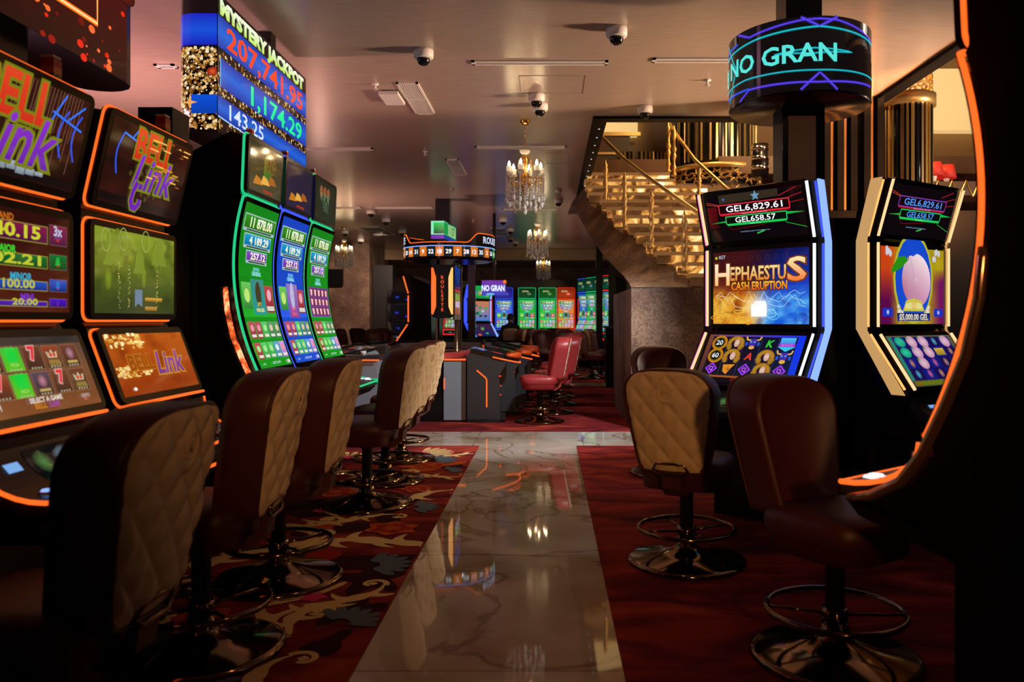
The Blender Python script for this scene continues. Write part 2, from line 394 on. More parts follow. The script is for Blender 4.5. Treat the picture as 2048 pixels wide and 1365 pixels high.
# ------------------------------------------------------------------ room shell
XL, XR, XF, XB = -11.0, 9.0, -3.0, 33.0
m = MB().use(M_marble); m.box((XL, XF, -.1), (XR, XB, 0)); floor = m.build('floor'); struct(floor, 'polished cream marble floor with brown veins')
def carpet(name, x0, y0, x1, y1, label):
    m = MB().use(M_carpet); m.box((x0, y0, 0), (x1, y1, .006)); return struct(m.build(name), label, 'carpet')
carpet('floor_carpet_plain', .272, XF, XR, 8.22, 'dark red carpet beside the marble aisle')
carpet('floor_carpet_hall', XL, 9.28, XR, 15.7, 'red carpet beyond the marble cross aisle')
carpet('floor_carpet_rear', XL, 16.5, XR, XB, 'red carpet in the rear of the hall')
# patterned carpet: red ground with scrolls, shells, flowers and leaves woven in
random.seed(11)
m = MB().use(M_carpet); m.box((XL, XF, 0), (-.725, 8.22, .006))
zc = [0.0065]
def lay(pts, M):
    zc[0] += 1.5e-5; m.use(M)
    f = m.poly([(x, y, zc[0]) for x, y in pts])
    return f
def inside(x, y): return x < -.735 and y < 8.2
def clipx(pts): return [(min(x, -.735), min(y, 8.2)) for x, y in pts]
def strip(pts, wds, M):
    L, R = [], []
    for i, p in enumerate(pts):
        a = pts[max(i-1, 0)]; b = pts[min(i+1, len(pts)-1)]; d = math.hypot(b[0]-a[0], b[1]-a[1]) or 1
        nx, ny = -(b[1]-a[1])/d, (b[0]-a[0])/d
        L.append((p[0]+nx*wds[i], p[1]+ny*wds[i])); R.append((p[0]-nx*wds[i], p[1]-ny*wds[i]))
    zc[0] += 1.5e-5; m.use(M)
    A = [m.vert((*q, zc[0])) for q in clipx(L)]; B = [m.vert((*q, zc[0])) for q in clipx(R)]
    for i in range(len(A)-1): m.face([A[i], B[i], B[i+1], A[i+1]])
def blob(x, y, r, M, k=5, amp=.25, sx=1.0, rot=0.0, n=30):
    pts = []
    for i in range(n):
        a = 2*PI*i/n; rr = r*(1+amp*math.cos(k*a))
        u, v = rr*math.cos(a)*sx, rr*math.sin(a); pts.append((x+u*math.cos(rot)-v*math.sin(rot), y+u*math.sin(rot)+v*math.cos(rot)))
    lay(clipx(pts), M)
def acanthus(x, y, rot, s, flip=1):
    def T(u, v): v *= flip; return (x+s*(u*math.cos(rot)-v*math.sin(rot)), y+s*(u*math.sin(rot)+v*math.cos(rot)))
    pts = []; wd = []
    for i in range(30):
        t = i/29; pts.append(T(-.55+1.1*t, .16*math.sin(t*5.2))); wd.append(s*(.012+.055*math.sin(PI*min(1, t*1.05))**.8*(1+.35*math.cos(t*26))))
    strip(pts, wd, M_pcream)
    cx, cy = .55, .16*math.sin(5.2)+.10
    pts = []; wd = []
    for i in range(26):
        t = i/25; a = -PI/2+t*4.6; r = .12*(1-.68*t); pts.append(T(cx+r*math.cos(a), cy+r*math.sin(a))); wd.append(s*(.026*(1-.3*t)))
    strip(pts, wd, M_pcream); blob(*T(cx+.01, cy), s*.035, M_pcream, 4, .1)
    for t, sg in ((.12, 1), (.27, -1), (.40, 1), (.53, -1), (.66, 1), (.8, -1)):
        bx, by = -.55+1.1*t, .16*math.sin(t*5.2); pts = []; wd = []
        for i in range(9):
            q = i/8; pts.append(T(bx-.05*q+.13*q*q, by+sg*(.03+.17*q))); wd.append(s*(.045*(1-q)**.7+.004))
        strip(pts, wd, M_pcream)
def shell(x, y, rot, s, M1=None, M2=None):
    for i in range(9):
        a = rot+(-1.25+2.5*i/8); pts = [(x+s*q*math.cos(a), y+s*q*math.sin(a)) for q in (0, .12, .25, .36, .43)]
        strip(pts, [s*.004, s*.014, s*.03, s*.036, s*.012], M1 or M_pcream)
    blob(x, y, s*.1, M2 or M_ppink, 5, .2)
def flower(x, y, s, rot=0.0):
    blob(x, y, s*.24, M_porange, 6, .16, 1.1, rot); blob(x, y, s*.17, M_pred, 5, .2, 1.1, rot+.5); blob(x, y, s*.09, M_porange, 5, .3, 1, rot)
def spray(x, y, s, rot):
    for i in range(7):
        a = rot+(-1+2*i/6)*1.1; blob(x+s*.2*math.cos(a), y+s*.2*math.sin(a), s*.055, M_pblue, 2, .3, 1.7, a)
for i in range(90):
    x = -.85-random.random()*2.6; y = 1.6+random.random()*6.5
    blob(x, y, random.uniform(.06, .2), random.choice([M_pwine, M_pwine, M_pwine, M_pred, M_pred, M_porange]), random.choice([2, 3, 5]), .35, random.uniform(.6, 2.2), random.random()*PI)
for x, y, r, s, f in ((-1.6, 4.45, 1.2, .8, 1), (-.98, 3.6, 1.3, .6, 1), (-1.15, 2.1, .2, .7, 1), (-1.55, 6.2, .9, .7, -1), (-1.0, 7.6, .1, .6, -1), (-1.3, 5.2, .1, .55, -1), (-1.02, 4.62, .35, .85, 1), (-1.28, 3.18, .9, .8, -1), (-1.55, 3.85, .1, .75, 1), (-1.08, 5.75, .5, .8, -1), (-1.9, 5.0, .4, .9, 1), (-1.45, 2.45, .5, .75, 1), (-1.1, 2.75, 1.0, .6, -1), (-2.2, 3.3, .2, .9, -1), (-1.7, 6.7, .3, .9, 1), (-1.05, 6.6, .2, .6, 1), (-2.4, 7.2, .6, .8, -1)):
    acanthus(x, y, r, s, f)
for x, y, r, s in ((-1.1, 3.72, 2.4, .55), (-1.25, 7.75, .2, .75), (-1.75, 2.95, 1.6, .6), (-1.9, 7.5, 1.2, .7), (-1.55, 5.4, .5, .5), (-.98, 2.4, .8, .5)): shell(x, y, r, s)
for x, y, s in ((-.98, 4.95, .6), (-1.35, 4.2, .5), (-1.12, 2.55, .5), (-1.05, 7.1, .55), (-1.6, 6.0, .6), (-1.5, 3.45, .5), (-1.02, 6.1, .45)): flower(x, y, s, x*7)
for x, y, s, r in ((-.95, 4.2, .7, .3), (-.9, 3.4, .6, 1.0), (-1.1, 7.35, .8, .5), (-.95, 5.5, .6, .2), (-1.3, 2.85, .6, 1.2), (-1.2, 6.35, .7, 2.0), (-.9, 6.85, .5, .4)): spray(x, y, s, r)
struct(build_plain(m, 'floor_carpet_floral'), 'red carpet with cream scrolls and flowers', 'carpet')

# ceiling slab with the stairwell opening, its black trim and gold lip
OX0, OX1, OY = .50, 3.48, 9.28
m = MB().use(M_ceil)
m.prism_z([(XL, XF), (OX1, XF), (OX1, 8.5), (2.72, 8.5), (2.72, OY), (OX0, OY), (OX0, 27.2), (XL, 27.2)], CEIL, CEIL+.3); struct(m.build('ceiling'), 'satin beige ceiling with stairwell opening')
m = MB().use(M_ceil); m.box((OX0, 15.9, CEIL), (XR, 27.2, CEIL+.3)); struct(m.build('ceiling_rear'), 'satin ceiling behind the stairs', 'room')
m = MB().use(M_ceil); m.box((XL, 27.2, 3.42), (XR, XB, 3.9)); struct(m.build('ceiling_lowered'), 'lowered ceiling at the back of the hall', 'room')
m = MB().use(M_trim); m.box((OX0, OY-.02, CEIL-.025), (OX0+.17, 15.9, CEIL+.32)); m.box((OX0, OY-.02, CEIL-.03), (2.74, OY+.16, CEIL+.32)); m.box((OX1-.02, XF, CEIL-.03), (OX1+.12, 8.6, CEIL+.32))
m.use(M_goldp); m.box((OX0+.17, OY+.16, CEIL-.02), (2.74, OY+.20, CEIL+.10))
m.use(M_led['white'])
for i in range(14): m.lathe([(0, 0), (.009, 0), (.009, .004), (0, .004)], (OX0+.10, OY+.5+i*.46, CEIL-.03), 8)
struct(m.build('trim_1'), 'black edge trim of the stairwell with tiny lights', 'trim')
m = MB().use(M_plaster); m.box((XL, XB-.1, 0), (XR, XB, 4)); struct(m.build('wall_back'), 'brown plaster back wall')
m = MB().use(M_plaster); m.box((XL-.1, XF, 0), (XL, XB, 4)); struct(m.build('wall_left'), 'brown plaster side wall')
m = MB().use(M_plaster); m.box((XR, XF, 0), (XR+.1, XB, 7)); struct(m.build('wall_right'), 'brown plaster wall of the atrium')
m = MB().use(M_matte); m.box((XL, XF-.1, 0), (XR, XF, 7)); struct(m.build('wall_front'), 'dark wall behind the aisle')
m = MB().use(M_plaster); m.box((-7.2, 24.6, 0), (-5.55, 27.5, CEIL)); struct(m.build('wall_pier'), 'brown patterned plaster pier')
m = MB().use(M_coved); m.box((-5.55, 26.9, 3.32), (XR, 27.2, CEIL)); struct(m.build('trim_2'), 'beige dropped beam across the hall', 'trim')
m = MB().use(M_matte); m.box((-5.5, 24.9, 0), (-4.9, 25.4, 3.0)); struct(m.build('trim_3'), 'dark pilaster beside the plaster pier', 'trim')
m = MB().use(M_black); m.box((-4.85, 32.7, 0), (-2.2, 32.9, 2.9)); m.box((-2.2, 32.75, 2.55), (5, 32.9, 2.95)); struct(m.build('trim_4'), 'smoked mirror band on the back wall', 'trim')
m = MB().use(M_matte); m.box((4.2, 1.2, 0), (4.4, 6.2, 2.75)); struct(m.build('wall_light_blocker'), 'unseen black wall added to block the assumed entrance light')  # added out of view to keep the assumed entrance light off the near stools
# upper floor seen through the opening
m = MB().use(M_coved); m.box((XL, 15.9, CEIL+.3), (XR, 16.1, 8)); struct(m.build('wall_upper'), 'brown wall of the upper stair hall')
m = MB().use(M_wood); m.box((OX0, 8.6, 6.6), (XR, 16, 6.7)); m.box((OX1, XF, 6.6), (XR, 8.6, 6.7)); struct(m.build('ceiling_upper'), 'dark upper ceiling over the stairs')
m = MB().use(M_cove); m.box((.62, 15.7, 4.92), (1.72, 15.9, 5.6)); m.box((6.2, 15.6, 5.0), (8.6, 15.9, 6.2)); struct(m.build('trim_5'), 'glowing cream cove panel above the stairs', 'trim')
m = MB().use(M_wood); m.box((.62, 15.5, 3.96), (1.55, 15.88, 4.9)); m.use(M_goldp); m.box((.6, 15.45, 4.86), (1.75, 15.5, 4.93)); m.box((.62, 15.46, 4.5), (1.5, 15.5, 4.54)); struct(m.build('trim_6'), 'walnut panelling at the stair head', 'trim')
m = MB().use(M_wood); m.box((2.72, 12.9, CEIL), (XR, 15.9, CEIL+.28)); struct(m.build('floor_upper'), 'edge of the upper floor')

# ------------------------------------------------------------------ stool
def outline(n=56, k=1.0):
    """closed backrest outline (x, z) from the bottom middle round"""
    R = []
    for i in range(15): t = i/14; R.append((.165+.068*t**.8, .56+.40*t))
    for i in range(1, 14):
        a = i/13*PI/2; R.append((.233*math.cos(a)**.62, .96+.145*math.sin(a)**.9))
    R = [(.0, .545), (.09, .547), (.145, .551)]+R
    return R+[(-x, z) for x, z in reversed(R[1:-1])]
OL = outline()
ZC = .80
def back_y(x, z): return .19+(z-.56)*.20-.55*x*x
def stool_proto():
    r = thing('casino_stool', 'stool', 'stool')
    m = MB().use(M_bronze, True)
    m.lathe([(0, 0), (.312, 0), (.318, .01), (.312, .022), (.29, .03), (.16, .052), (.075, .078), (.055, .10), (.05, .14), (0, .14)], n=40); m.build('base', r)
    m = MB().use(M_matte, True); m.lathe([(0, .1), (.036, .1), (.036, .40), (.05, .40), (.05, .45), (0, .45)], n=20)
    m.build('column', r)
    m = MB().use(M_bronze, True)
    m.tube([(.255*math.cos(2*PI*i/32), .255*math.sin(2*PI*i/32), .19) for i in range(32)], .0125, 8, True); m.build('foot_ring', r)
    m = MB().use(M_bronze, True)
    for i in range(4):
        a = PI/4+PI/2*i; m.tube([(.03*math.cos(a), .03*math.sin(a), .175), (.25*math.cos(a), .25*math.sin(a), .19)], .007, 6)
    m.lathe([(.037, .155), (.05, .155), (.05, .20), (.037, .20)], n=16); m.build('spokes', r)
    # seat cushion with a skirt
    def se(w, d, z, n=36, e=.5):
        return [(w*math.copysign(abs(math.cos(2*PI*i/n))**e, math.cos(2*PI*i/n)), -.02+d*math.copysign(abs(math.sin(2*PI*i/n))**e, math.sin(2*PI*i/n)), z) for i in range(n)]
    m = MB().use(M_leather, True)
    m.loft([se(.20, .19, .43), se(.212, .205, .435), se(.216, .21, .485), se(.222, .216, .495), se(.232, .226, .51), se(.238, .232, .54), se(.234, .228, .575), se(.215, .21, .598), se(.15, .15, .61), se(.05, .05, .612)])
    m.build('seat', r)
    # backrest shell
    m = MB().use(M_leather, True)
    def ring(s, dy): return [(x*s, back_y(x*s, ZC+(z-ZC)*s)+dy, ZC+(z-ZC)*s) for x, z in OL]
    m.loft([ring(.05, -.012), ring(.5, -.022), ring(.8, -.046), ring(.92, -.075), ring(.97, -.078), ring(1, -.045), ring(1, .075), ring(.985, .088), ring(.95, .092)])
    bk = m.build('backrest', r)
    m = MB().use(M_leather, True)   # piping round the rear edge and seams of the front
    m.tube([(x*.985, back_y(x*.985, ZC+(z-ZC)*.985)+.092, ZC+(z-ZC)*.985) for x, z in OL], .0062, 6, True); m.build('piping', bk)
    # quilted cream panel with raised diamonds
    nu, nv = 46, 60; hw = {}
    right = sorted([(z, x) for x, z in OL if x >= 0])
    def wid(z):
        for (z0, x0), (z1, x1) in zip(right, right[1:]):
            if z0 <= z <= z1: return x0+(x1-x0)*(z-z0)/max(1e-6, z1-z0)
        return 0.0
    m = MB().use(M_cream, True); g = []
    for j in range(nv+1):
        t = j/nv; z = .556+(.5435)*(1-(1-t)**1.15); row = []
        for i in range(nu+1):
            s_ = -1+2*i/nu; w_ = wid(z)*.955; 
            if z <= .5605: w_ = min(w_, .155)
            x = s_*w_; p = min(abs(math.sin(PI*(x/.118+z/.155))), abs(math.sin(PI*(x/.118-z/.155))))
            e = min(1, (1-abs(s_))*9)*min(1, (1-t)*14+.05)*min(1, t*14+.05)
            rr = math.hypot(x/.038, (z-.985)/.05)
            puff = .019*(p**.6); 
            if rr < 1.25: puff = .014 if abs(rr-1.05) > .10 else .019
            row.append(m.vert((x, back_y(x, z)+.089+e*(.004+puff), z)))
        g.append(row)
    for j in range(nv):
        for i in range(nu): m.face([g[j][i], g[j][i+1], g[j+1][i+1], g[j+1][i]])
    pn = m.build('quilted_panel', bk)
    m = MB().use(M_cream, True)
    yb = back_y(0, .985)+.108
    m.tube([(.034*math.cos(2*PI*i/24), yb+.01*math.sin(2*PI*i/24), .985+.046*math.sin(2*PI*i/24)) for i in range(24)], .0035, 6, True)
    m.tube([(.02*math.cos(2*PI*i/20), yb+.005*math.sin(2*PI*i/20), .985+.027*math.sin(2*PI*i/20)) for i in range(20)], .003, 6, True)
    m.tube([(-.016, yb-.004, .972), (-.008, yb+.002, .998), (0, yb, .98), (.008, yb+.002, .998), (.016, yb-.004, .972)], .003, 6); m.build('emblem', pn)
    # bracket and arm
    m = MB().use(M_bronze, True)
    m.tube([(-.09, .285, .565), (-.07, .30, .60), (.07, .30, .60), (.09, .285, .565), (.06, .29, .54), (-.06, .29, .54)], .008, 6, True); m.build('bracket', r)
    m = MB().use(M_leather)
    m.loft([[(-.055, .10, .415), (.055, .10, .415), (.055, .10, .45), (-.055, .10, .45)], [(-.055, .20, .41), (.055, .20, .41), (.055, .19, .45), (-.055, .19, .45)], [(-.05, .265, .46), (.05, .265, .46), (.05, .235, .48), (-.05, .235, .48)], [(-.05, .285, .60), (.05, .285, .60), (.05, .255, .60), (-.05, .255, .60)]])
    m.build('support_arm', r)
    return r
STOOL = stool_proto()
R = math.radians
def stool(x, y, deg, label, group=None, first=[True], swap=None, cat='stool'):
    if first[0] and not swap:
        first[0] = False; o = STOOL; tree(o); o.location = (x, y, .006); o.rotation_euler = (0, 0, R(deg)); o['label'] = label
        if group: o['group'] = group
        return o
    return dup(STOOL, (x, y, .006), R(deg), label, cat, group, swap)
GL = 'casino stools along the slot bank'
oa = stool(-1.31, 2.08, -92, 'nearest big casino stool, cream quilted back, before the game menu machine', GL)
stool(-1.36, 3.12, -88, 'second stool of the slot row, before the machine with blurred green screen', GL)
stool(-1.35, 3.98, -90, 'third stool of the slot row, brown lit quilted back beside the green glowing deck', GL)
stool(-1.28, 5.60, -96, 'fourth stool of the slot row, first with pale lit quilted back', GL)
stool(-1.32, 6.42, -97, 'fifth stool of the slot row, between two pale backed stools', GL)
stool(-1.38, 7.40, -98, 'farthest stool of the slot row, nearest to the marble cross aisle', GL)
o = stool(1.09, 3.06, 33, 'burgundy leather stool turned to the orange edged machine, near right', 'casino stools right of the aisle')
o2 = stool(.73, 4.28, 154, 'stool with cream quilted back facing the machine reading HEPHAESTUS', 'casino stools right of the aisle')
o3 = stool(.99, 6.75, 8, 'burgundy stool behind the quilted one, at the foot of the stairs wall', 'casino stools right of the aisle')
oa.scale.z = .975; o.scale.z = .965; o2.scale.z = .95; o3.scale.z = .96
SW = {M_leather: M_redleather}
GR = 'red stools at the roulette terminals'
stool(-.13, 10.15, -84, 'bright red stool in front of the orange nosed roulette terminal', GR, swap=SW)
stool(.03, 11.1, -80, 'second red stool at the roulette terminals, pale panel showing at its rear', GR, swap=SW)
stool(.10, 12.2, -77, 'third red stool at the roulette terminals, mostly hidden', GR, swap=SW)
stool(.12, 13.3, -77, 'fourth red stool at the roulette terminals, only its base showing', GR, swap=SW)
GF = 'stools in the rear of the hall'
for i, (px, Y, dg_, lb) in enumerate(((1017, 18.0, -95, 'dark red rear stool beside the seated person'), (1037, 19.0, -100, 'rear stool with a narrow cream back, between two others'), (1053, 20.2, 178, 'tan backed rear stool facing the green slot wall'),
        (1092, 18.0, 20, 'dark rear stool before the green slot wall, left of the pair'), (1112, 20.6, 10, 'dark rear stool below the orange slot screen'), (1135, 18.6, 15, 'dark rear stool just left of the red stool backs'),
        (1183, 17.6, 100, 'tan backed stool under the curved bank of four screens'), (1203, 18.9, 100, 'tan backed stool beside the black cabinet at the rear'))):
    stool((px-1100)*Y/FPX, Y, dg_, lb, GF)
for i, (px, Y, dg_, lb) in enumerate(((690, 18.2, 95, 'red stool at the plaster pier, first from the slot bank'), (706, 19.9, 100, 'red stool with cream edge at the plaster pier'), (731, 20.6, 60, 'red stool at the corner of the plaster pier'), (752, 19.0, 20, 'purple lit stool left of the dark doorway'), (768, 20.2, 20, 'purple lit stool in the dark doorway'), (783, 21.0, 70, 'stool nearest the blue reflections in the doorway'))):
    stool((px-1100)*Y/FPX, Y, dg_, lb, 'stools at the plaster pier')
# ------------------------------------------------------------------ slot machines
def rrect(w, h, r, n=5):
    pts = []
    for cx, cy, a0 in ((w/2-r, h-r, 0), (-w/2+r, h-r, PI/2), (-w/2+r, r, PI), (w/2-r, r, 1.5*PI)):
        for i in range(n+1): a = a0+PI/2*i/n; pts.append((cx+r*math.cos(a), cy+r*math.sin(a)))
    return pts
def plane_map(p0, p1):
    """p0, p1: (y, z) of the lower and upper edge; returns fmap(u, v, lift), height"""
    h = math.hypot(p1[0]-p0[0], p1[1]-p0[1]); vy, vz = (p1[0]-p0[0])/h, (p1[1]-p0[1])/h
    ny, nz = -vz, vy          # outward (towards -y when upright)
    return (lambda u, v, d: Vector((u, p0[0]+vy*v+ny*d, p0[1]+vz*v+nz*d))), h
def flat_screen(root, name, p0, p1, w, content, led=None, led_name='light_frame', margin=.028, thick=.045, rad=.035, lr=.006):
    f, h = plane_map(p0, p1)
    mb = MB().use(M_black); o = rrect(w, h, rad)
    a = [mb.vert(f(u, v, 0)) for u, v in o]; b = [mb.vert(f(u, v, -thick)) for u, v in o]; n = len(o)
    mb.face(a); mb.face(list(reversed(b)))
    for i in range(n): mb.face([a[i], b[i], b[(i+1) % n], a[(i+1) % n]])
    cw, ch = w-2*margin, h-2*margin
    c = Canvas(cw, ch, lambda u, v, d: f(u, v+margin, d+.001)); content(c); c.emit_into(mb)
    s = build_plain(mb, name, root)
    if led:
        lb = MB().use(led, True); lb.tube([f(u, v-.004, -.030) for u, v in rrect(w+.008, h+.008, rad+.004)], lr, 6, True)
        lb.build(led_name, root)
    return s, f
def signal_lamp(root, x, y, z, s=1.0):
    mb = MB()
    for i, mm in enumerate((mat('lamp_grey', (.25, .25, .25), .4), mat('lamp_green', (.02, .14, .05), .3), mat('lamp_amber', (.55, .26, .04), .3), mat('lamp_red', (.42, .02, .02), .3))):
        mb.use(mm); mb.cbox((x, y, z+.014+i*.027*s), (.05*s, .05*s, .0262*s))
    mb.use(M_white).cbox((x, y, z+.118*s), (.046*s, .046*s, .01)); return mb.build('signal_lamp', root)
def button(root, x, y, z, r, mm, tilt=0):
    mb = MB().use(mm, True); mb.lathe([(0, 0), (r, 0), (r, .008), (r*.8, .014), (0, .015)], (x, y, z), 14); mb.use(M_chrome, True)
    mb.lathe([(r, 0), (r*1.15, 0), (r*1.15, .007), (r, .009)], (x, y, z), 14); return mb.build('button', root)

def landscape_machine(name, label, loc, deg, prof, w, tops, led, style='frame', group='slot machines with three flat screens', lamp_on=True, detail=True, side=None, lw=1.0, dp=.46):
    """three flat screens one over the other. prof: dict of (y, z) pairs"""
    r = thing(name, label, 'slot machine', loc, R(deg), group)
    t0, t1, m0, m1, l0, l1 = prof['t0'], prof['t1'], prof['m0'], prof['m1'], prof['l0'], prof['l1']
    deck = prof.get('deck', (-.36, .76))
    body = [(.02, 0), (.02, .60), (deck[0]+.04, .66), (deck[0]+.01, deck[1]-.09), (deck[0]+.01, deck[1]-.045), (l0[0]-.02, deck[1]+.01), (l0[0]+.045, l0[1]-.06), (l0[0]+.05, l0[1]), (l1[0]+.05, l1[1]), (m0[0]+.05, m0[1]), (m1[0]+.05, m1[1]), (t0[0]+.05, t0[1]), (t1[0]+.05, t1[1]-.01), (t1[0]+.12, t1[1]+.005), (dp-.04, t1[1]-.18), (dp, 0)]
    mb = MB().use(M_black); mb.prism_x(body, -w/2+.02, w/2-.02); mb.build('cabinet', r)
    flat_screen(r, 'topper_screen', t0, t1, w, tops[0], led if style == 'frame' else None)
    flat_screen(r, 'main_screen', m0, m1, w, tops[1], led if style == 'frame' else None)
    flat_screen(r, 'lower_screen', l0, l1, w, tops[2], led if style == 'frame' else None)
    if style == 'frame':
        lb = MB().use(led, True); lb.tube([(-w/2+.03, l0[0]-.012, l0[1]-.006), (w/2-.03, l0[0]-.012, l0[1]-.006)], .007, 6); lb.build('lower_light', r)
    # button deck
    mb = MB().use(M_dark); dz = deck[1]
    JJ = [(l0[0]+.0+(deck[0]-l0[0])*(1-math.cos(q/8*PI/2)), (l0[1]-.035)-(l0[1]-.035-dz)*math.sin(q/8*PI/2)) for q in range(9)]
    mb.loft([[(-w/2+.004, y, z), (w/2-.004, y, z), (w/2-.004, y+.035*(1-q/8), z-.045), (-w/2+.004, y+.035*(1-q/8), z-.045)] for q, (y, z) in enumerate(JJ)])
    def jf(u, v, d):
        q = min(max(v, 0), 1)*8; k = min(int(q), 7); t = q-k; return Vector((u, JJ[k][0]+(JJ[k+1][0]-JJ[k][0])*t-d, JJ[k][1]+(JJ[k+1][1]-JJ[k][1])*t+d+.0015))
    c = Canvas(1, 1, jf, seg=.125)
    c.rect(-.16, .18, .16, .62, K(6, 9, 12)); c.up(); c.disc(-.09, .4, .045, K(70, 120, 60), .18, K(8, 20, 12)); c.disc(.03, .38, .06, K(120, 150, 170), .16, K(10, 16, 22)); c.rect(.18, .25, .25, .5, K(40, 230, 110)); c.rect(-.27, .3, -.20, .42, K(120, 170, 230))
    c.emit_into(mb); dk = build_plain(mb, 'button_deck', r)
    if detail:
        for bx, rr, mm in ((.22, .03, M_led['white']), (.29, .024, M_led['white']), (-.28, .022, M_led['ice']), (.14, .016, M_chrome)): button(dk, bx, deck[0]+.05, dz+.008, rr, mm)
    if style == 'frame':
        lb = MB().use(led, True); path = [(-w/2-.004, y, z) for y, z in JJ]
        path += [(-w/2+.02, deck[0]-.010, dz-.004), (w/2-.02, deck[0]-.010, dz-.004)]+[(-x, y, z) for x, y, z in reversed(path)]
        lb.tube(path, .0075, 6); lb.build('deck_light', r)
        lb = MB().use(led, True); lb.tube([(-w/2+.02, deck[0]-.006, dz-.10), (w/2-.02, deck[0]-.006, dz-.10)], .0075, 6); lb.build('shelf_light', r)
        mb = MB().use(M_black); mb.box((-w/2+.01, deck[0]-.004, dz-.13), (w/2-.01, .0, dz-.075)); mb.use(M_chrome).box((-w/2+.01, deck[0]-.008, dz-.075), (w/2-.01, deck[0]+.02, dz-.068)); mb.build('front_shelf', r)
    else:
        for sx, (mi, mo, mp_) in ((-1, side[0]), (1, side[1])):
            x = sx*(w/2+.012)
            for nm_, off, dy, mm, rr in (('inner_light', 0, -.012, mi, .009*lw), ('outer_light', .035, .03, mo, .007*lw)):
                for a, b in ((t1, t0), (m1, m0), (l1, l0)):
                    lb = MB().use(mm, True); lb.tube([(x+sx*off, a[0]+dy, a[1]-.012), (x+sx*off, b[0]+dy, b[1]+.012)], rr, 6); lb.build(nm_, r)
            mb = MB().use(mp_)
            pr = [(t1[0]+.03, t1[1]), (m1[0]+.03, (m1[1]+t0[1])/2), (m0[0]+.03, (m0[1]+l1[1])/2), (l0[0]+.02, l0[1]-.02), (l0[0]+.10, l0[1]-.02), (m0[0]+.10, m0[1]), (m1[0]+.10, m1[1]), (t1[0]+.10, t1[1])]
            mb.prism_x(pr, x+sx*.045, x+sx*.058); mb.build('side_light_panel', r)
            mb = MB().use(M_matte); mb.prism_x([(y+.01, z) for y, z in pr], x-sx*.005, x+sx*.044); mb.build('side_cheek', r)
        mb = MB().use(M_dark); mb.box((-.2, -.01, .55), (.2, .03, .63)); mb.use(M_chrome).box((-.12, deck[0]-.01, dz-.06), (.12, deck[0]+.01, dz-.03)); mb.build('ticket_slot', r)
    if lamp_on: signal_lamp(r, w/2-.14, t1[0]+.09, t1[1]-.005)
    return r

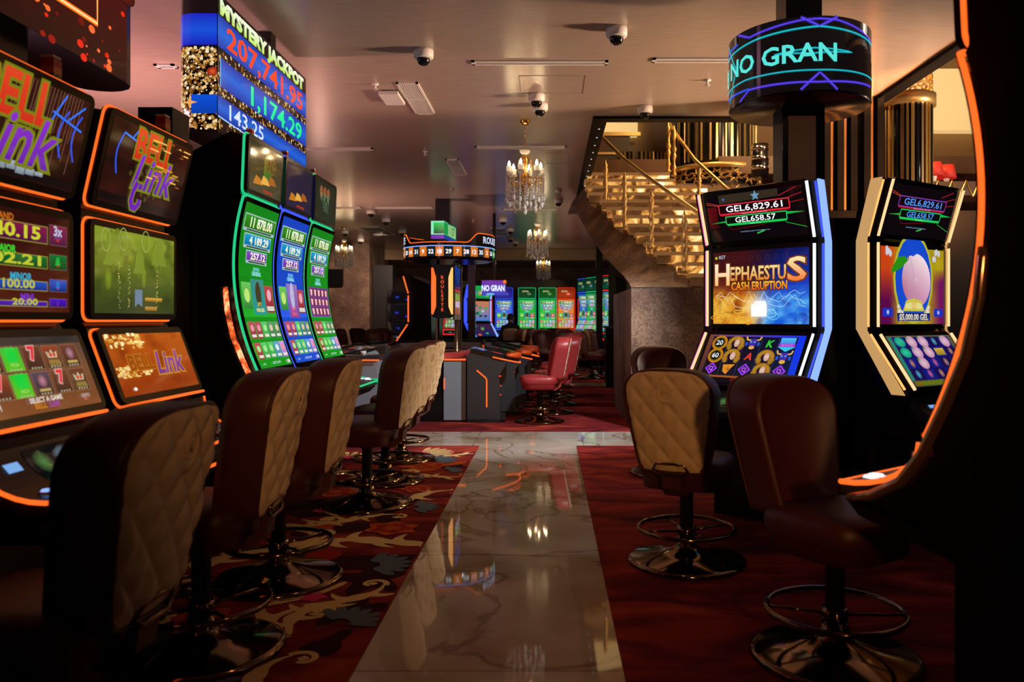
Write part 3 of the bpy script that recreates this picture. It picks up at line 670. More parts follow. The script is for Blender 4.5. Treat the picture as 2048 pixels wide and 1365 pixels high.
def lagr(p):
    (x0, y0), (x1, y1), (x2, y2) = p
    return lambda x: y0*(x-x1)*(x-x2)/((x0-x1)*(x0-x2))+y1*(x-x0)*(x-x2)/((x1-x0)*(x1-x2))+y2*(x-x0)*(x-x1)/((x2-x0)*(x2-x1))
CY = lagr([(2.06, 0), (1.67, .06), (.955, -.10)])
ZB, ZT = .955, 2.06
def curved_machine(name, label, loc, deg, led, main, top, group, w=.66, wing=None, lamp_on=True, detail=True, toplit=None, led_r=.0085):
    """one tall curved portrait screen under a flat topper"""
    r = thing(name, label, 'slot machine', loc, R(deg), group)
    zs = [ZB+(ZT-ZB)*i/24 for i in range(25)]
    body = [(.0, 0), (.0, .60), (-.30, .68), (-.345, .725), (-.33, .745), (-.10, .80), (-.06, .90)]+[(CY(z)+.03, z) for z in zs]+[(.04, 2.08), (.04, 2.44), (.10, 2.46), (.40, 2.3), (.46, 0)]
    mb = MB().use(M_black); mb.prism_x(body, -w/2+.012, w/2-.012); mb.build('cabinet', r)
    sl = [0]
    for a, b in zip(zs, zs[1:]): sl.append(sl[-1]+math.hypot(b-a, CY(b)-CY(a)))
    H = sl[-1]
    def fm(u, v, d):
        v = min(max(v, 0), H)
        for i in range(24):
            if v <= sl[i+1] or i == 23:
                q = (v-sl[i])/(sl[i+1]-sl[i]); z = zs[i]+(zs[i+1]-zs[i])*q; break
        dy = (CY(z+.01)-CY(z-.01))/.02; nl = math.hypot(1, dy)
        return Vector((u, CY(z)-d/nl, z+d*dy/nl))
    mb = MB()
    c = Canvas(w-.07, H-.075, lambda u, v, d: fm(u, v+.045, d), seg=.06, step=.0008)
    b = Canvas(w, H, fm, seg=.06); b.rect(-w/2+.012, 0, w/2-.012, H, BLK); b.emit_into(mb)
    c.up(); main(c); c.emit_into(mb); build_plain(mb, 'main_screen', r)
    flat_screen(r, 'topper_screen', (.0, 2.085), (-.015, 2.45), w-.03, top, toplit or led, 'topper_light', lr=led_r)
    side = [(-w/2+.004, CY(z)+.018, z) for z in zs]
    lb = MB().use(led, True)
    lb.tube(side+[(-w/2+.03, .018, ZT+.008), (w/2-.03, .018, ZT+.008)]+[(-x, y, z) for x, y, z in reversed(side)]+[(w/2-.03, CY(ZB)+.004, ZB-.008), (-w/2+.03, CY(ZB)+.004, ZB-.008)], led_r, 6, True)
    lb.build('screen_light', r)
    # deck
    mb = MB().use(M_dark)
    JJ = [(-.10-.26*(1-math.cos(q/8*PI/2)), .935-.155*math.sin(q/8*PI/2)) for q in range(9)]
    mb.loft([[(-w/2+.006, y, z), (w/2-.006, y, z), (w/2-.006, y+.03*(1-q/8), z-.04), (-w/2+.006, y+.03*(1-q/8), z-.04)] for q, (y, z) in enumerate(JJ)])
    def jf(u, v, d):
        q = min(max(v, 0), 1)*8; k = min(int(q), 7); t = q-k; return Vector((u, JJ[k][0]+(JJ[k+1][0]-JJ[k][0])*t-d, JJ[k][1]+(JJ[k+1][1]-JJ[k][1])*t+d+.0015))
    c = Canvas(1, 1, jf, seg=.125); c.rect(-.2, .15, .12, .62, K(6, 16, 22)); c.up(); c.disc(-.06, .4, .07, K(50, 130, 120), .16, K(6, 16, 22)); c.emit_into(mb)
    dk = build_plain(mb, 'button_deck', r)
    if detail:
        for bx, by, rr in ((.20, -.31, .028), (.265, -.29, .026), (.235, -.25, .02)): button(dk, bx, by, .787 if by > -.3 else .782, rr, M_led['white'])
    lb = MB().use(led, True)
    J = [(-w/2+.003, y, z) for y, z in JJ]
    J += [(-w/2+.02, -.366, .775), (w/2-.02, -.366, .775)]
    lb.tube(J+[(-x, y, z) for x, y, z in reversed(J[:-2])], led_r, 6); lb.build('deck_light', r)
    if wing:
        for sx in wing[0]:
            x = sx*(w/2+.05)
            lb = MB().use(wing[1], True)
            pth = [(x, .105, 1.50), (x, .105, 1.47), (x, .095, 1.36), (x, .06, 1.20), (x, .0, 1.05), (x, -.065, .91), (x, -.13, .82), (x, -.22, .765), (x, -.30, .745)]
            lb.tube(pth, [.012]+[.017]*7+[.012], 8); lb.build('wing_light', r)
            mb = MB().use(M_black); mb.prism_x([(y+.035, z) for _, y, z in pth]+[(-.02, .70), (.20, .9), (.20, 1.48)], x-sx*.055, x-sx*.002); mb.build('wing', r)
    if lamp_on: signal_lamp(r, .0, .10, 2.45, .8)
    return r

# ---- screen pictures
def nz(x, y, z=0.0): return noise.noise(Vector((x, y, z)))*.5+.5
def fbm(x, y, z=0.0): return nz(x, y, z)*.55+nz(x*2.1, y*2.1, z+3)*.28+nz(x*4.3, y*4.3, z+7)*.17
def mixc(a, b, t): t = min(1, max(0, t)); return tuple(a[i]+(b[i]-a[i])*t for i in range(3))
W_ = K(255, 255, 255)
def bell(c, u, v, s, col, col2):
    c.poly([(u-s*.5, v-s*.35), (u+s*.5, v-s*.35), (u+s*.34, v-s*.1), (u+s*.28, v+s*.3), (u+s*.1, v+s*.5), (u-s*.1, v+s*.5), (u-s*.28, v+s*.3), (u-s*.34, v-s*.1)], col); c.disc(u, v-s*.42, s*.12, col2)
def bell_link(c, u, v, s, glow=K(120, 125, 20), red=K(205, 45, 25)):
    c.up().text('BELL', u-.02*s, v+.02*s, .145*s, red, K(225, 70, 35), bold=.03, sx=.92, out=glow, outw=.05); c.up()
    c.text('Link', u+.01*s, v-.13*s, .17*s, K(100, 25, 165), K(140, 45, 205), bold=.015, shear=.28, sx=.95, out=glow, outw=.05); c.up()
    pts = [(u+s*x, v+s*y) for x, y in ((-.135, -.10), (-.16, -.15), (-.165, -.20), (-.145, -.232), (-.11, -.235), (-.085, -.21), (-.085, -.185))]
    c.line(pts, .052*s, glow).up().line(pts, .034*s, K(110, 28, 175))
def top_bell(sh):
    def f(c):
        w, h = c.w, c.h
        c.raster(-w/2, 0, w/2, h, 44, 26, lambda a, b: mixc((16, 7, 7), (70, 24, 16), fbm(a*3+sh*5, b*2)*1.5-.42+(.25 if b > .55 else 0))); c.up()
        if sh == 0:
            for i in range(26): u = -w*.30+i*w*.028; c.line([(u, h*(.35+.2*math.sin(i*9))), (u+.02, h*.99)], .002, K(150, 100, 80))
        c.up().rect(-w/2, h*.02, w/2, h*.12, K(20, 12, 12)); c.up()
        L = .0075
        if sh == 0:
            for pts in ([(.13, .30), (.20, .44)], [(.24, .33), (.34, .42)], [(.13, .345), (.345, .30)]): c.line([(w*p[0]*1.25+.025, h*p[1]*2.2) for p in pts], L, K(50, 120, 250))
            for k in (0, 1): c.line([(w*(.33+.12*k)-.035*math.sin(i/10*PI), h*(.82-.5*i/10)) for i in range(11)], L, K(40, 90, 240))
            for i in range(9): c.rect(-w*.42+i*.05, h*(.05+.012*(i % 3)), -w*.42+i*.05+.046, h*(.13+.015*(4-abs(i-3))), K(120, 130, 140), K(170, 180, 190)); 
            bell_link(c, -.035, h*.52, .98)
        else:
            c.line([(-w*.36-.03*math.sin(i/10*PI), h*(.86-.5*i/10)) for i in range(11)], L, K(50, 100, 250)); c.line([(-w*.36, h*.86), (-w*.16, h*.80)], L, K(60, 130, 250)); c.line([(-w*.26, h*.84), (-w*.2, h*.98)], L, K(60, 120, 250)); c.line([(-w*.15, h*.86), (-w*.08, h*.95)], L, K(60, 120, 250))
            for i in range(40):
                a = i*2.4; c.disc(.02+.17*math.cos(a)*(i/40), h*.45+.11*math.sin(a)*(i/40)**.5, .012, K(70, 62, 28))
            bell_link(c, .04, h*.58, .85); c.up()
            random.seed(4)
            for i in range(26):
                u = random.uniform(-.05, w*.46); v = h*random.uniform(.42, .95); c.rect(u, v, u+random.uniform(.02, .08), v+.006, random.choice([K(230, 140, 30), K(255, 190, 90), K(160, 80, 20)]))
    return f
def meters(c):
    w, h = c.w, c.h
    c.rect(-w/2, 0, w/2, h, K(75, 25, 15), K(45, 14, 10)); c.up()
    c.up(); ol = K(150, 140, 50)
    rows = ((.70, .235, K(130, 25, 70), K(70, 15, 60), '10 440.15', K(205, 205, 50), 'GRAND', K(190, 100, 30), 1.0), (.445, .185, K(10, 110, 45), K(5, 60, 25), '1 002.21', K(190, 200, 50), 'MAJOR', K(60, 210, 50), .93),
            (.215, .155, K(20, 80, 190), K(10, 40, 120), '100.00', K(190, 190, 60), 'MINOR', K(50, 165, 200), .62), (.055, .115, K(80, 15, 190), K(40, 8, 120), '20.00', K(190, 190, 60), 'MINI', K(120, 50, 190), .50))
    for v, hh, c1, c2, t, tc_, nm_, nc, k in rows:
        u1 = w*.30; u0 = u1-w*.78*k
        c.rect(u0, v*h, u1, (v+hh)*h-.022, c2, c1); c.rect(u1+.012, v*h, w*.47, (v+hh)*h-.01, c2, c1)
    c.up()
    for v, hh, c1, c2, t, tc_, nm_, nc, k in rows:
        u1 = w*.30; u0 = u1-w*.78*k
        c.box(u0, v*h, u1, (v+hh)*h-.022, .003, ol); c.box(u1+.012, v*h, w*.47, (v+hh)*h-.01, .002, K(110, 90, 80))
        c.text(t, (u0+u1)/2+.01, v*h+hh*h*.14, hh*h*.52, tc_, bold=.03, fit=(u1-u0)*(.80 if v > .4 else .5)); c.text(nm_, (u0+u1)/2+.02, (v+hh)*h-.02, .024, nc, bold=.03)
        bell(c, w*.39, v*h+hh*h*.45, hh*h*.55, K(120, 50, 110) if v > .6 else K(30, 170, 60) if v > .4 else K(20, 110, 200) if v > .2 else K(70, 30, 190), K(210, 50, 30))
    c.up().text('3x', w*.39, h*.80, .035, K(190, 190, 220), bold=.03)
    for i, (a, b) in enumerate(((-.42, .28), (-.36, .2), (-.44, .14), (-.33, .12), (-.40, .08))): c.disc(w*a, h*b, .03, K(130, 120, 50), None, K(70, 62, 24))
def games(c):
    w, h = c.w, c.h
    c.raster(-w/2, 0, w/2, h, 30, 20, lambda a, b: mixc((124, 70, 36), (92, 66, 54), b+.3*nz(a*5, b*3)-.1)); c.up(); c.rect(-w/2, h*.9, w/2, h, K(50, 46, 44)); c.up()
    gr = K(40, 190, 45); br = K(110, 58, 40); rd = K(140, 55, 45); vi = K(84, 68, 90)
    tw = w/7.2
    for row in (0, 1):
        for i in range(6):
            u = -w/2+tw*(.62+i*1.12); v = h*(.56-.345*row); col = [[rd, br, gr, br, K(150, 66, 40), br], [br, K(150, 66, 40), gr, vi, br, br]][row][i]
            c.rect(u-tw/2, v, u+tw/2, v+h*.31, K(60, 40, 26) if col != gr else K(90, 190, 30), col)
    c.up()
    for row in (0, 1):
        for i in range(6):
            u = -w/2+tw*(.62+i*1.12); v = h*(.56-.345*row); k = (i+row*2) % 3
            c.box(u-tw/2, v, u+tw/2, v+h*.31, .002, K(150, 110, 80))
            if i == 2:
                for du, dv in ((-.012, .02), (.012, .02), (-.012, -.004), (.012, -.004)): c.disc(u+du, v+h*.19+dv, .016, K(20, 205, 60))
                c.text('VICA', u, v+h*.06, .013, K(180, 230, 120))
            elif k == 0: c.text('7', u, v+h*.14, .045, K(225, 50, 60), bold=.06, out=K(230, 200, 190), outw=.04)
            elif k == 1:
                c.poly([(u-.026, v+h*.14), (u+.026, v+h*.14), (u+.032, v+h*.235), (u+.012, v+h*.2), (u, v+h*.26), (u-.012, v+h*.2), (u-.032, v+h*.235)], K(190, 180, 150)); c.up().disc(u-.01, v+h*.18, .008, K(210, 60, 30)).disc(u+.01, v+h*.18, .008, K(210, 60, 30))
                c.text('SHINING', u, v+h*.075, .011, K(190, 170, 80)); c.text('CROWN', u, v+h*.035, .012, K(190, 170, 80))
            else: c.disc(u, v+h*.19, .026, K(190, 130, 150), None, K(90, 60, 60)); c.rect(u-.03, v+h*.05, u+.03, v+h*.085, K(190, 160, 90))
            for q in range(4): c.disc(u-.024+q*.016, v+.006, .004, K(190, 180, 150), n=6)
    c.up().text('SELECT A GAME', .02, h*.135, .017, K(225, 215, 200), bold=.03); c.text('BELL', -.02, h*.055, .021, K(200, 120, 30), bold=.03); c.text('Link', .055, h*.055, .024, K(160, 70, 170), bold=.02, shear=.2); c.text('CASH', -w*.36, h*.10, .02, K(200, 190, 180), bold=.03); c.text('DEMO', w*.36, h*.11, .013, K(200, 200, 205)); c.text('BET', w*.36, h*.07, .013, K(220, 120, 110))
def green_blur(c):
    w, h = c.w, c.h
    def gb(a, b):
        base = mixc((54, 66, 22), (128, 148, 40), b*1.1-.05); k = fbm(a*5, b*5, 2); base = mixc(base, (38, 46, 16), (k-.5)*2.2); base = mixc(base, (160, 176, 62), (fbm(a*7+9, b*4)-.58)*4*b)
        return mixc(base, (62, 74, 44), max(0, .45-b)*1.5*nz(a*14, b*14))
    c.raster(-w/2, 0, w/2, h, 56, 34, gb); c.up(); random.seed(8)
    for i in range(8):
        u, v = random.uniform(-.45, .45)*w, random.uniform(.38, .95)*h
        c.disc(u, v, random.uniform(.02, .05), random.choice([K(120, 146, 34), K(98, 110, 34), K(84, 92, 28), K(140, 150, 48)]), random.uniform(.03, .07), random.choice([K(96, 110, 30), K(110, 125, 32)]))
    c.up()
    for u, v, s in ((-.3, .72, .16), (.02, .62, .12), (.28, .78, .15), (-.14, .8, .1)): bell(c, u*w, v*h, s, K(122, 140, 44), K(100, 112, 36))
    for u, v in ((-.18, .9), (.1, .92), (-.38, .86)): c.ring(u*w, v*h, .035, .05, .004, K(160, 172, 90))
    c.up()
    c.poly([(-.03, h*.08), (.0, h*.13), (.035, h*.08), (.035, h*.30), (-.03, h*.30)], K(110, 128, 150)); c.rect(.06, h*.16, .22, h*.205, K(150, 100, 30), K(220, 170, 60)); c.rect(.06, h*.04, .17, h*.09, K(140, 96, 30), K(200, 150, 60))
    for u in (-.16, -.08, .17):
        for i in range(26): c.disc(u+random.uniform(-.008, .008), h*(.05+.6*random.random()), .003, K(200, 190, 110), n=5)
def orange_link(c):
    w, h = c.w, c.h
    c.raster(-w/2, 0, w/2, h, 50, 30, lambda a, b: mixc(mixc((132, 40, 6), (190, 92, 20), b*.8+.15), (110, 34, 6), (fbm(a*4, b*4, 5)-.5)*2.4)); c.up()
    c.up(); random.seed(3)
    for (x0, x1, y0, y1) in ((-.5, -.02, .74, .97), (-.5, -.08, .28, .44)):
        for i in range(70): u, v = w*random.uniform(x0, x1-.12*random.random()), h*random.uniform(y0, y1); c.rect(u, v, u+random.uniform(.01, .035), v+random.uniform(.006, .016), random.choice([K(240, 205, 110), K(220, 165, 70), K(190, 120, 40), K(255, 235, 170)]))
    c.up(); c.text('BELL', -.12, h*.40, .065, K(150, 70, 10), bold=.03, sx=1.1, out=K(180, 110, 30), outw=.05); c.text('Link', .12, h*.30, .10, K(110, 40, 130), K(140, 60, 160), bold=.02, shear=.25, out=K(190, 130, 40), outw=.05)
    c.up(); c.disc(-w*.36, h*.10, .014, K(255, 240, 220), .008)
PM = dict(t0=(0, 1.765), t1=(-.09, 2.165), m0=(0, 1.30), m1=(0, 1.715), l0=(-.135, .955), l1=(-.02, 1.265), deck=(-.36, .755))
XS = -1.86
landscape_machine('slot_machine', 'machine with GRAND, MAJOR and MINOR meters above a game menu, orange light tubes', (XS, 2.75, 0), 90, PM, .745, (top_bell(0), meters, games), M_led['orange'])
landscape_machine('slot_machine', 'machine with blurred green middle screen above an orange screen, orange light tubes', (XS, 3.61, 0), 90, PM, .745, (top_bell(1), green_blur, orange_link), M_led['orange'])

def tile(c, u, v, w, h, k):
    b = [K(150, 45, 60), K(60, 165, 70), K(70, 120, 80), K(70, 130, 170), K(170, 120, 190), K(150, 50, 50)][k % 6]
    c.rect(u-w/2, v, u+w/2, v+h, b, tuple(min(1, x*1.5+.05) for x in b[:3])+(1,)); c.up(); c.disc(u, v+h*.62, w*.3, [K(230, 150, 160), K(170, 230, 150), K(225, 200, 170), K(230, 235, 240)][k % 4], h*.2); c.rect(u-w*.38, v+h*.08, u+w*.38, v+h*.25, K(230, 225, 215)); c.L -= 1
def portrait(bg, bg2, kind=0, simple=False):
    def f(c):
        w, h = c.w, c.h
        c.rect(-w/2, 0, w/2, h, bg, bg2); c.up()
        c.rect(-w/2, h*.32, w/2, h*.56, tuple(min(1, q*1.35+.01) for q in bg[:3])+(1,), bg2); c.up()
        for v, hh, c1, c2, t, wd in ((.855, .085, K(60, 150, 30), K(30, 110, 20), '11 878.00', .92), (.755, .07, K(30, 160, 205), K(10, 110, 170), '4 189.29', .80), (.665, .06, K(130, 80, 190), K(110, 50, 160), '257.12', .62)):
            c.rect(-w*wd/2, h*v-.02, w*wd/2, h*(v+hh), K(165, 190, 190)); c.up().rect(-w*wd/2+.008, h*v, w*wd/2-.008, h*(v+hh)-.008, c2, c1); c.up()
            c.text(t, .02, h*v+hh*h*.12, hh*h*.66, K(250, 245, 170), W_, bold=.03, fit=w*wd*.70); c.rect(-w*wd*.4, h*v-.015, w*wd*.4, h*v-.005, K(60, 80, 60)); c.L -= 2
        c.up().text('BONUS', 0, h*.605, .022, K(130, 225, 230), bold=.02); c.text('GENERAL', 0, h*.575, .026, K(150, 230, 240), bold=.03)
        if kind < 2:
            c.rect(-w*.46, h*.37, -w*.20, h*.53, K(50, 130, 60), K(110, 200, 90)); c.rect(w*.20, h*.35, w*.47, h*.52, K(140, 40, 50), K(190, 70, 80))
            c.up(); c.disc(-w*.33, h*.45, .045, K(190, 230, 120)); c.disc(w*.34, h*.46, .04, K(235, 170, 180)); c.rect(w*.22, h*.36, w*.45, h*.39, K(220, 215, 200))
            if kind == 0:
                c.rect(-w*.19, h*.335, w*.19, h*.555, K(40, 150, 150), K(60, 140, 130)); c.up().disc(0, h*.46, .05, K(70, 62, 40), .085); c.disc(-.01, h*.49, .022, K(190, 150, 120), .03); c.up().text('IVY', 0, h*.385, .028, K(230, 200, 60), bold=.03); c.text('PRINCESS', 0, h*.352, .022, K(240, 220, 110), bold=.03, maxw=w*.36)
            else:
                c.rect(-w*.19, h*.315, w*.21, h*.555, K(120, 70, 160), K(150, 120, 190)); c.up().disc(0, h*.47, .045, K(190, 185, 220), .10); c.disc(0, h*.475, .02, K(90, 70, 130), .03); c.up().text('Book', 0, h*.37, .034, K(225, 90, 110), bold=.03); c.text('Magic', 0, h*.33, .036, K(225, 90, 120), bold=.03)
        else:
            c.rect(-w*.46, h*.325, w*.46, h*.555, K(110, 66, 150)); c.up()
            for j in range(3):
                c.rect(-w*.43, h*(.34+.072*j), w*.43, h*(.40+.072*j), K(120, 40, 80))
            c.up()
            for j in range(3):
                for i in range(5): u = -w*.35+i*w*.175; c.poly([(u-.02, h*(.345+.072*j)), (u+.02, h*(.345+.072*j)), (u+.028, h*(.392+.072*j)), (u-.028, h*(.392+.072*j))], K(235, 190, 190))
        c.up()
        for j, v in enumerate((.185, .055)):
            for i in range(5): tile(c, -w*.38+i*w*.19, h*v, w*.165, h*.105, [0, 0, 1, 2, 2, 5, 1, 1, 3, 4][i+5*j] if not simple else i+j)
        c.up().text('SELECT GAME', 0, h*.018, .016, K(210, 240, 235)); c.text('CASH', -w*.38, h*.018, .013, K(210, 240, 235))
        c.rect(w*.36, h*.012, w*.43, h*.035, K(230, 220, 220))
    return f
def dark_top(k):
    def f(c):
        w, h = c.w, c.h
        base = [K(62, 60, 34), K(44, 36, 58), K(44, 48, 32)][k]
        c.rect(-w/2, 0, w/2, h, base, tuple(x*.75 for x in base[:3])+(1,)); c.up()
        if k == 0:
            c.disc(-.02, h*.55, .03, K(70, 120, 30), .09); c.disc(.05, h*.42, .05, K(60, 105, 34)); c.up().text('VIKING', .05, h*.62, .05, K(120, 92, 30), bold=.03, maxw=.3); c.text('GOLD', .05, h*.48, .05, K(110, 86, 30), bold=.03)
        elif k == 2:
            for i in range(3): c.disc(-.14+.1*i, h*.75, .045, K(140, 84, 50)); c.poly([(-.18+.1*i, h*.7), (-.10+.1*i, h*.7), (-.14+.1*i, h*.5)], K(130, 120, 80))
            c.up().text('HOT', .0, h*.45, .07, K(64, 100, 76), bold=.03); c.text('FIRE', .0, h*.25, .06, K(64, 90, 66), bold=.03)
        if k < 2:
            c.up()
            for q in range(3):
                u0, v0 = -w*.40+q*w*.22, h*(.14+.05*q); c.poly([(u0, v0), (u0+w*.30, v0+.01), (u0+w*.20, v0+.05), (u0+w*.08, v0+.06)], [K(190, 120, 30), K(230, 170, 70), K(160, 90, 30)][q])
            c.rect(-w*.1, h*.04, w*.2, h*.1, K(150, 50, 20))
    return f
GE = 'slot machines with one tall curved screen'
G1, G2 = K(24, 150, 28), K(20, 130, 24); B1, B2 = K(30, 78, 205), K(24, 66, 190)
M_fire = mat('ember_light', (.05, .02, .01), .4, emit=(1.0, .22, .05), es=1.3)
nt, nn, ln, pb = nodes(M_fire); tc = N(nt, 'ShaderNodeTexCoord'); no = N(nt, 'ShaderNodeTexNoise', Scale=22.0, Detail=3.0); ln.new(tc.outputs['Object'], no.inputs['Vector'])
ln.new(ramp(nt, no.outputs['Fac'], [(.38, (.16, .02, .01)), (.5, (1, .12, .02)), (.62, (1, .55, .25))]), pb.inputs['Emission Color'])
curved_machine('slot_machine', 'green edged curved machine with fiery wing light, first of the curved trio', (XS, 5.225, 0), 90, M_led['green'], portrait(G1, G2, 0), dark_top(0), GE, wing=((-1,), M_fire))
curved_machine('slot_machine', 'blue edged curved machine in the middle of the curved trio', (XS, 5.915, 0), 90, M_led['blue'], portrait(B1, B2, 1), dark_top(1), GE, toplit=M_led['blue'])
curved_machine('slot_machine', 'green edged curved machine with red reels on its screen, last of the curved trio', (XS, 6.61, 0), 90, M_led['green'], portrait(G1, G2, 2), dark_top(2), GE)
def black_top(c): c.rect(-c.w/2, 0, c.w/2, c.h, K(10, 6, 6))
curved_machine('slot_machine', 'big black machine seen edge on with a bright orange light outline', (1.413, 2.49, 0), 217.6, M_led['orange'], portrait(K(60, 90, 12), K(70, 70, 12), 2), black_top, GE, wing=((1,), mat('dull_chrome', (.55, .32, .2), .18, .9)), lamp_on=False, led_r=.0085)

# right hand pod
def gel(c0, tcol, star=True):
    def f(c):
        w, h = c.w, c.h
        c.rect(-w/2, 0, w/2, h, K(12, 6, 10)); c.up()
        if star:
            c.poly([(-w*.36, h*.80), (w*.26, h*.84), (w*.26, h*.99), (-w*.36, h*.99)], K(52, 42, 30)); c.rect(-w*.5, h*.30, -w*.40, h*.75, K(60, 5, 10), K(90, 10, 16))
            c.up().star(w*.03, h*.90, .035, K(110, 150, 180)); c.star(-w*.31, h*.89, .014, K(80, 110, 170))
        for a, b, cc in (((-.5, .86), (-.30, .74), K(230, 60, 60)), ((-.5, .82), (-.28, .72), K(220, 90, 50)), ((.26, .84), (.44, .98), K(230, 40, 60)), ((.30, .76), (.49, .86), K(230, 30, 50)), ((.36, .68), (.5, .72), K(200, 40, 30))): c.line([(a[0]*w, a[1]*h), (b[0]*w, b[1]*h)], .0025, cc)
        c.line([(-w*.34, h*.45), (-w*.26, h*.24), (w*.1, h*.30)], .002, K(150, 15, 20)); c.poly([(-w*.48, h*.40), (-w*.30, h*.44), (-w*.30, h*.40)], K(20, 170, 60)); c.poly([(.28*w, h*.45), (.5*w, h*.48), (.28*w, h*.52)], K(20, 180, 70)); c.line([(w*.3, h*.30), (w*.5, h*.17)], .003, K(40, 190, 60)); c.line([(0, h*.12), (w*.08, h*.17)], .008, K(50, 200, 60))
        c.up().rect(-w*.37, h*.58, w*.36, h*.775, K(24, 4, 8)); c.rect(-w*.31, h*.36, w*.32, h*.52, K(8, 14, 8)); c.rect(-w*.36, h*.545, w*.355, h*.57, K(190, 20, 30)); c.rect(-w*.30, h*.325, w*.315, h*.35, K(20, 200, 70))
        c.up().box(-w*.37, h*.58, w*.36, h*.775, .006, c0); c.box(-w*.31, h*.36, w*.32, h*.52, .005, K(40, 220, 110))
        c.text('GEL6,829.61', 0, h*.618, h*.125, tcol, bold=.012, fit=w*.585); c.text('GEL658.57', 0, h*.382, h*.112, tcol, bold=.012, fit=w*.42)
        c.text('GEL5,000.00 - GEL11,000.00 - MIN BET GEL0.88', 0, h*.55, h*.02, K(250, 190, 190), maxw=w*.4); c.text('GEL500.00 - GEL1,100.00', 0, h*.33, h*.018, K(190, 250, 200), maxw=w*.22); c.text('ALL ELIGIBLE BETS QUALIFY FOR PROGRESSIVE WINS', -w*.02, h*.17, h*.02, K(150, 180, 230), maxw=w*.36)
    return f
def hephaestus(c):
    w, h = c.w, c.h; random.seed(5)
    def heph(a, b):
        hot, cold = (a < .5), 0
        t = min(1, max(0, (a-.42)/.16)); q = fbm(a*5+3, b*6, 1); r_ = fbm(a*9, b*9+4, 2)
        warm = mixc(mixc((210, 120, 20), (245, 205, 80), (q-.35)*2.6), (120, 44, 14), (r_-.52)*4); ice = mixc(mixc((20, 90, 215), (110, 205, 250), (q-.35)*2.6), (20, 40, 150), (r_-.52)*4)
        low = mixc(warm, ice, t); upw = mixc((64, 18, 22), (150, 62, 26), (.75-b)*2.2); upi = mixc((8, 14, 70), (20, 62, 200), (1.0-b)*1.5+(a-.6)*.5)
        top = mixc(upw, upi, (a-.35)*2.4); c0 = mixc(low, top, (b-.34+.12*(q-.5))*5)
        g = math.exp(-((a-.5)**2/.012+(b-.22)**2/.02)); return mixc(c0, (255, 250, 240), g*1.1)
    c.raster(-w/2, 0, w/2, h, 72, 44, heph); c.up()
    for i in range(11):
        c.ring(-w*.44+i*w*.088, h*.90, .018, .018, .004, [K(70, 30, 34), K(40, 40, 90)][i > 5], 12)
    for i in range(14):
        u = random.uniform(-.48, .48)*w; v = random.uniform(.02, .18)*h; hot = u < 0
        c.ring(u, v, random.uniform(.015, .05), random.uniform(.01, .028), .005, random.choice([K(235, 200, 70), K(240, 150, 40), K(180, 110, 30)]) if hot else random.choice([K(90, 200, 240), K(40, 110, 220), K(150, 220, 250)]), 14)
    c.up()
    for s, col in ((-1, K(255, 235, 190)), (1, K(190, 230, 255))):
        for k in range(3):
            p = [(0, h*(.24+.03*k))]
            for i in range(1, 10): p.append((s*w*.052*i, h*(.28+.035*k)+random.uniform(-.03, .05)))
            c.line(p, .0028, col)
    c.up(); c.rect(-.055, h*.10, .055, h*.27, W_, W_); c.rect(-.03, h*.25, .05, h*.31, K(250, 250, 255)); c.up()
    for nm_, hh, v in (('EPHAESTU', .085, .60),):
        c.text(nm_, -.012, h*v, hh, K(225, 130, 40), K(250, 225, 150), bold=.02, fit=w*.585, out=K(90, 45, 20), outw=.05)
    c.text('H', -w*.395, h*.54, .135, K(255, 190, 110), K(255, 240, 210), bold=.02, fit=.105, out=K(110, 50, 20), outw=.04); c.text('S', w*.385, h*.575, .14, K(240, 120, 50), K(250, 230, 170), bold=.02, fit=.115, out=K(110, 50, 20), outw=.04)
    c.text('CASH ERUPTION', 0, h*.465, .05, K(225, 90, 20), K(250, 190, 60), bold=.03, fit=w*.58, out=K(70, 25, 10), outw=.06)
    c.disc(-w*.46, h*.92, .009, K(190, 200, 60)); c.text('IGT', -w*.43, h*.905, .022, K(220, 220, 225), align='L')
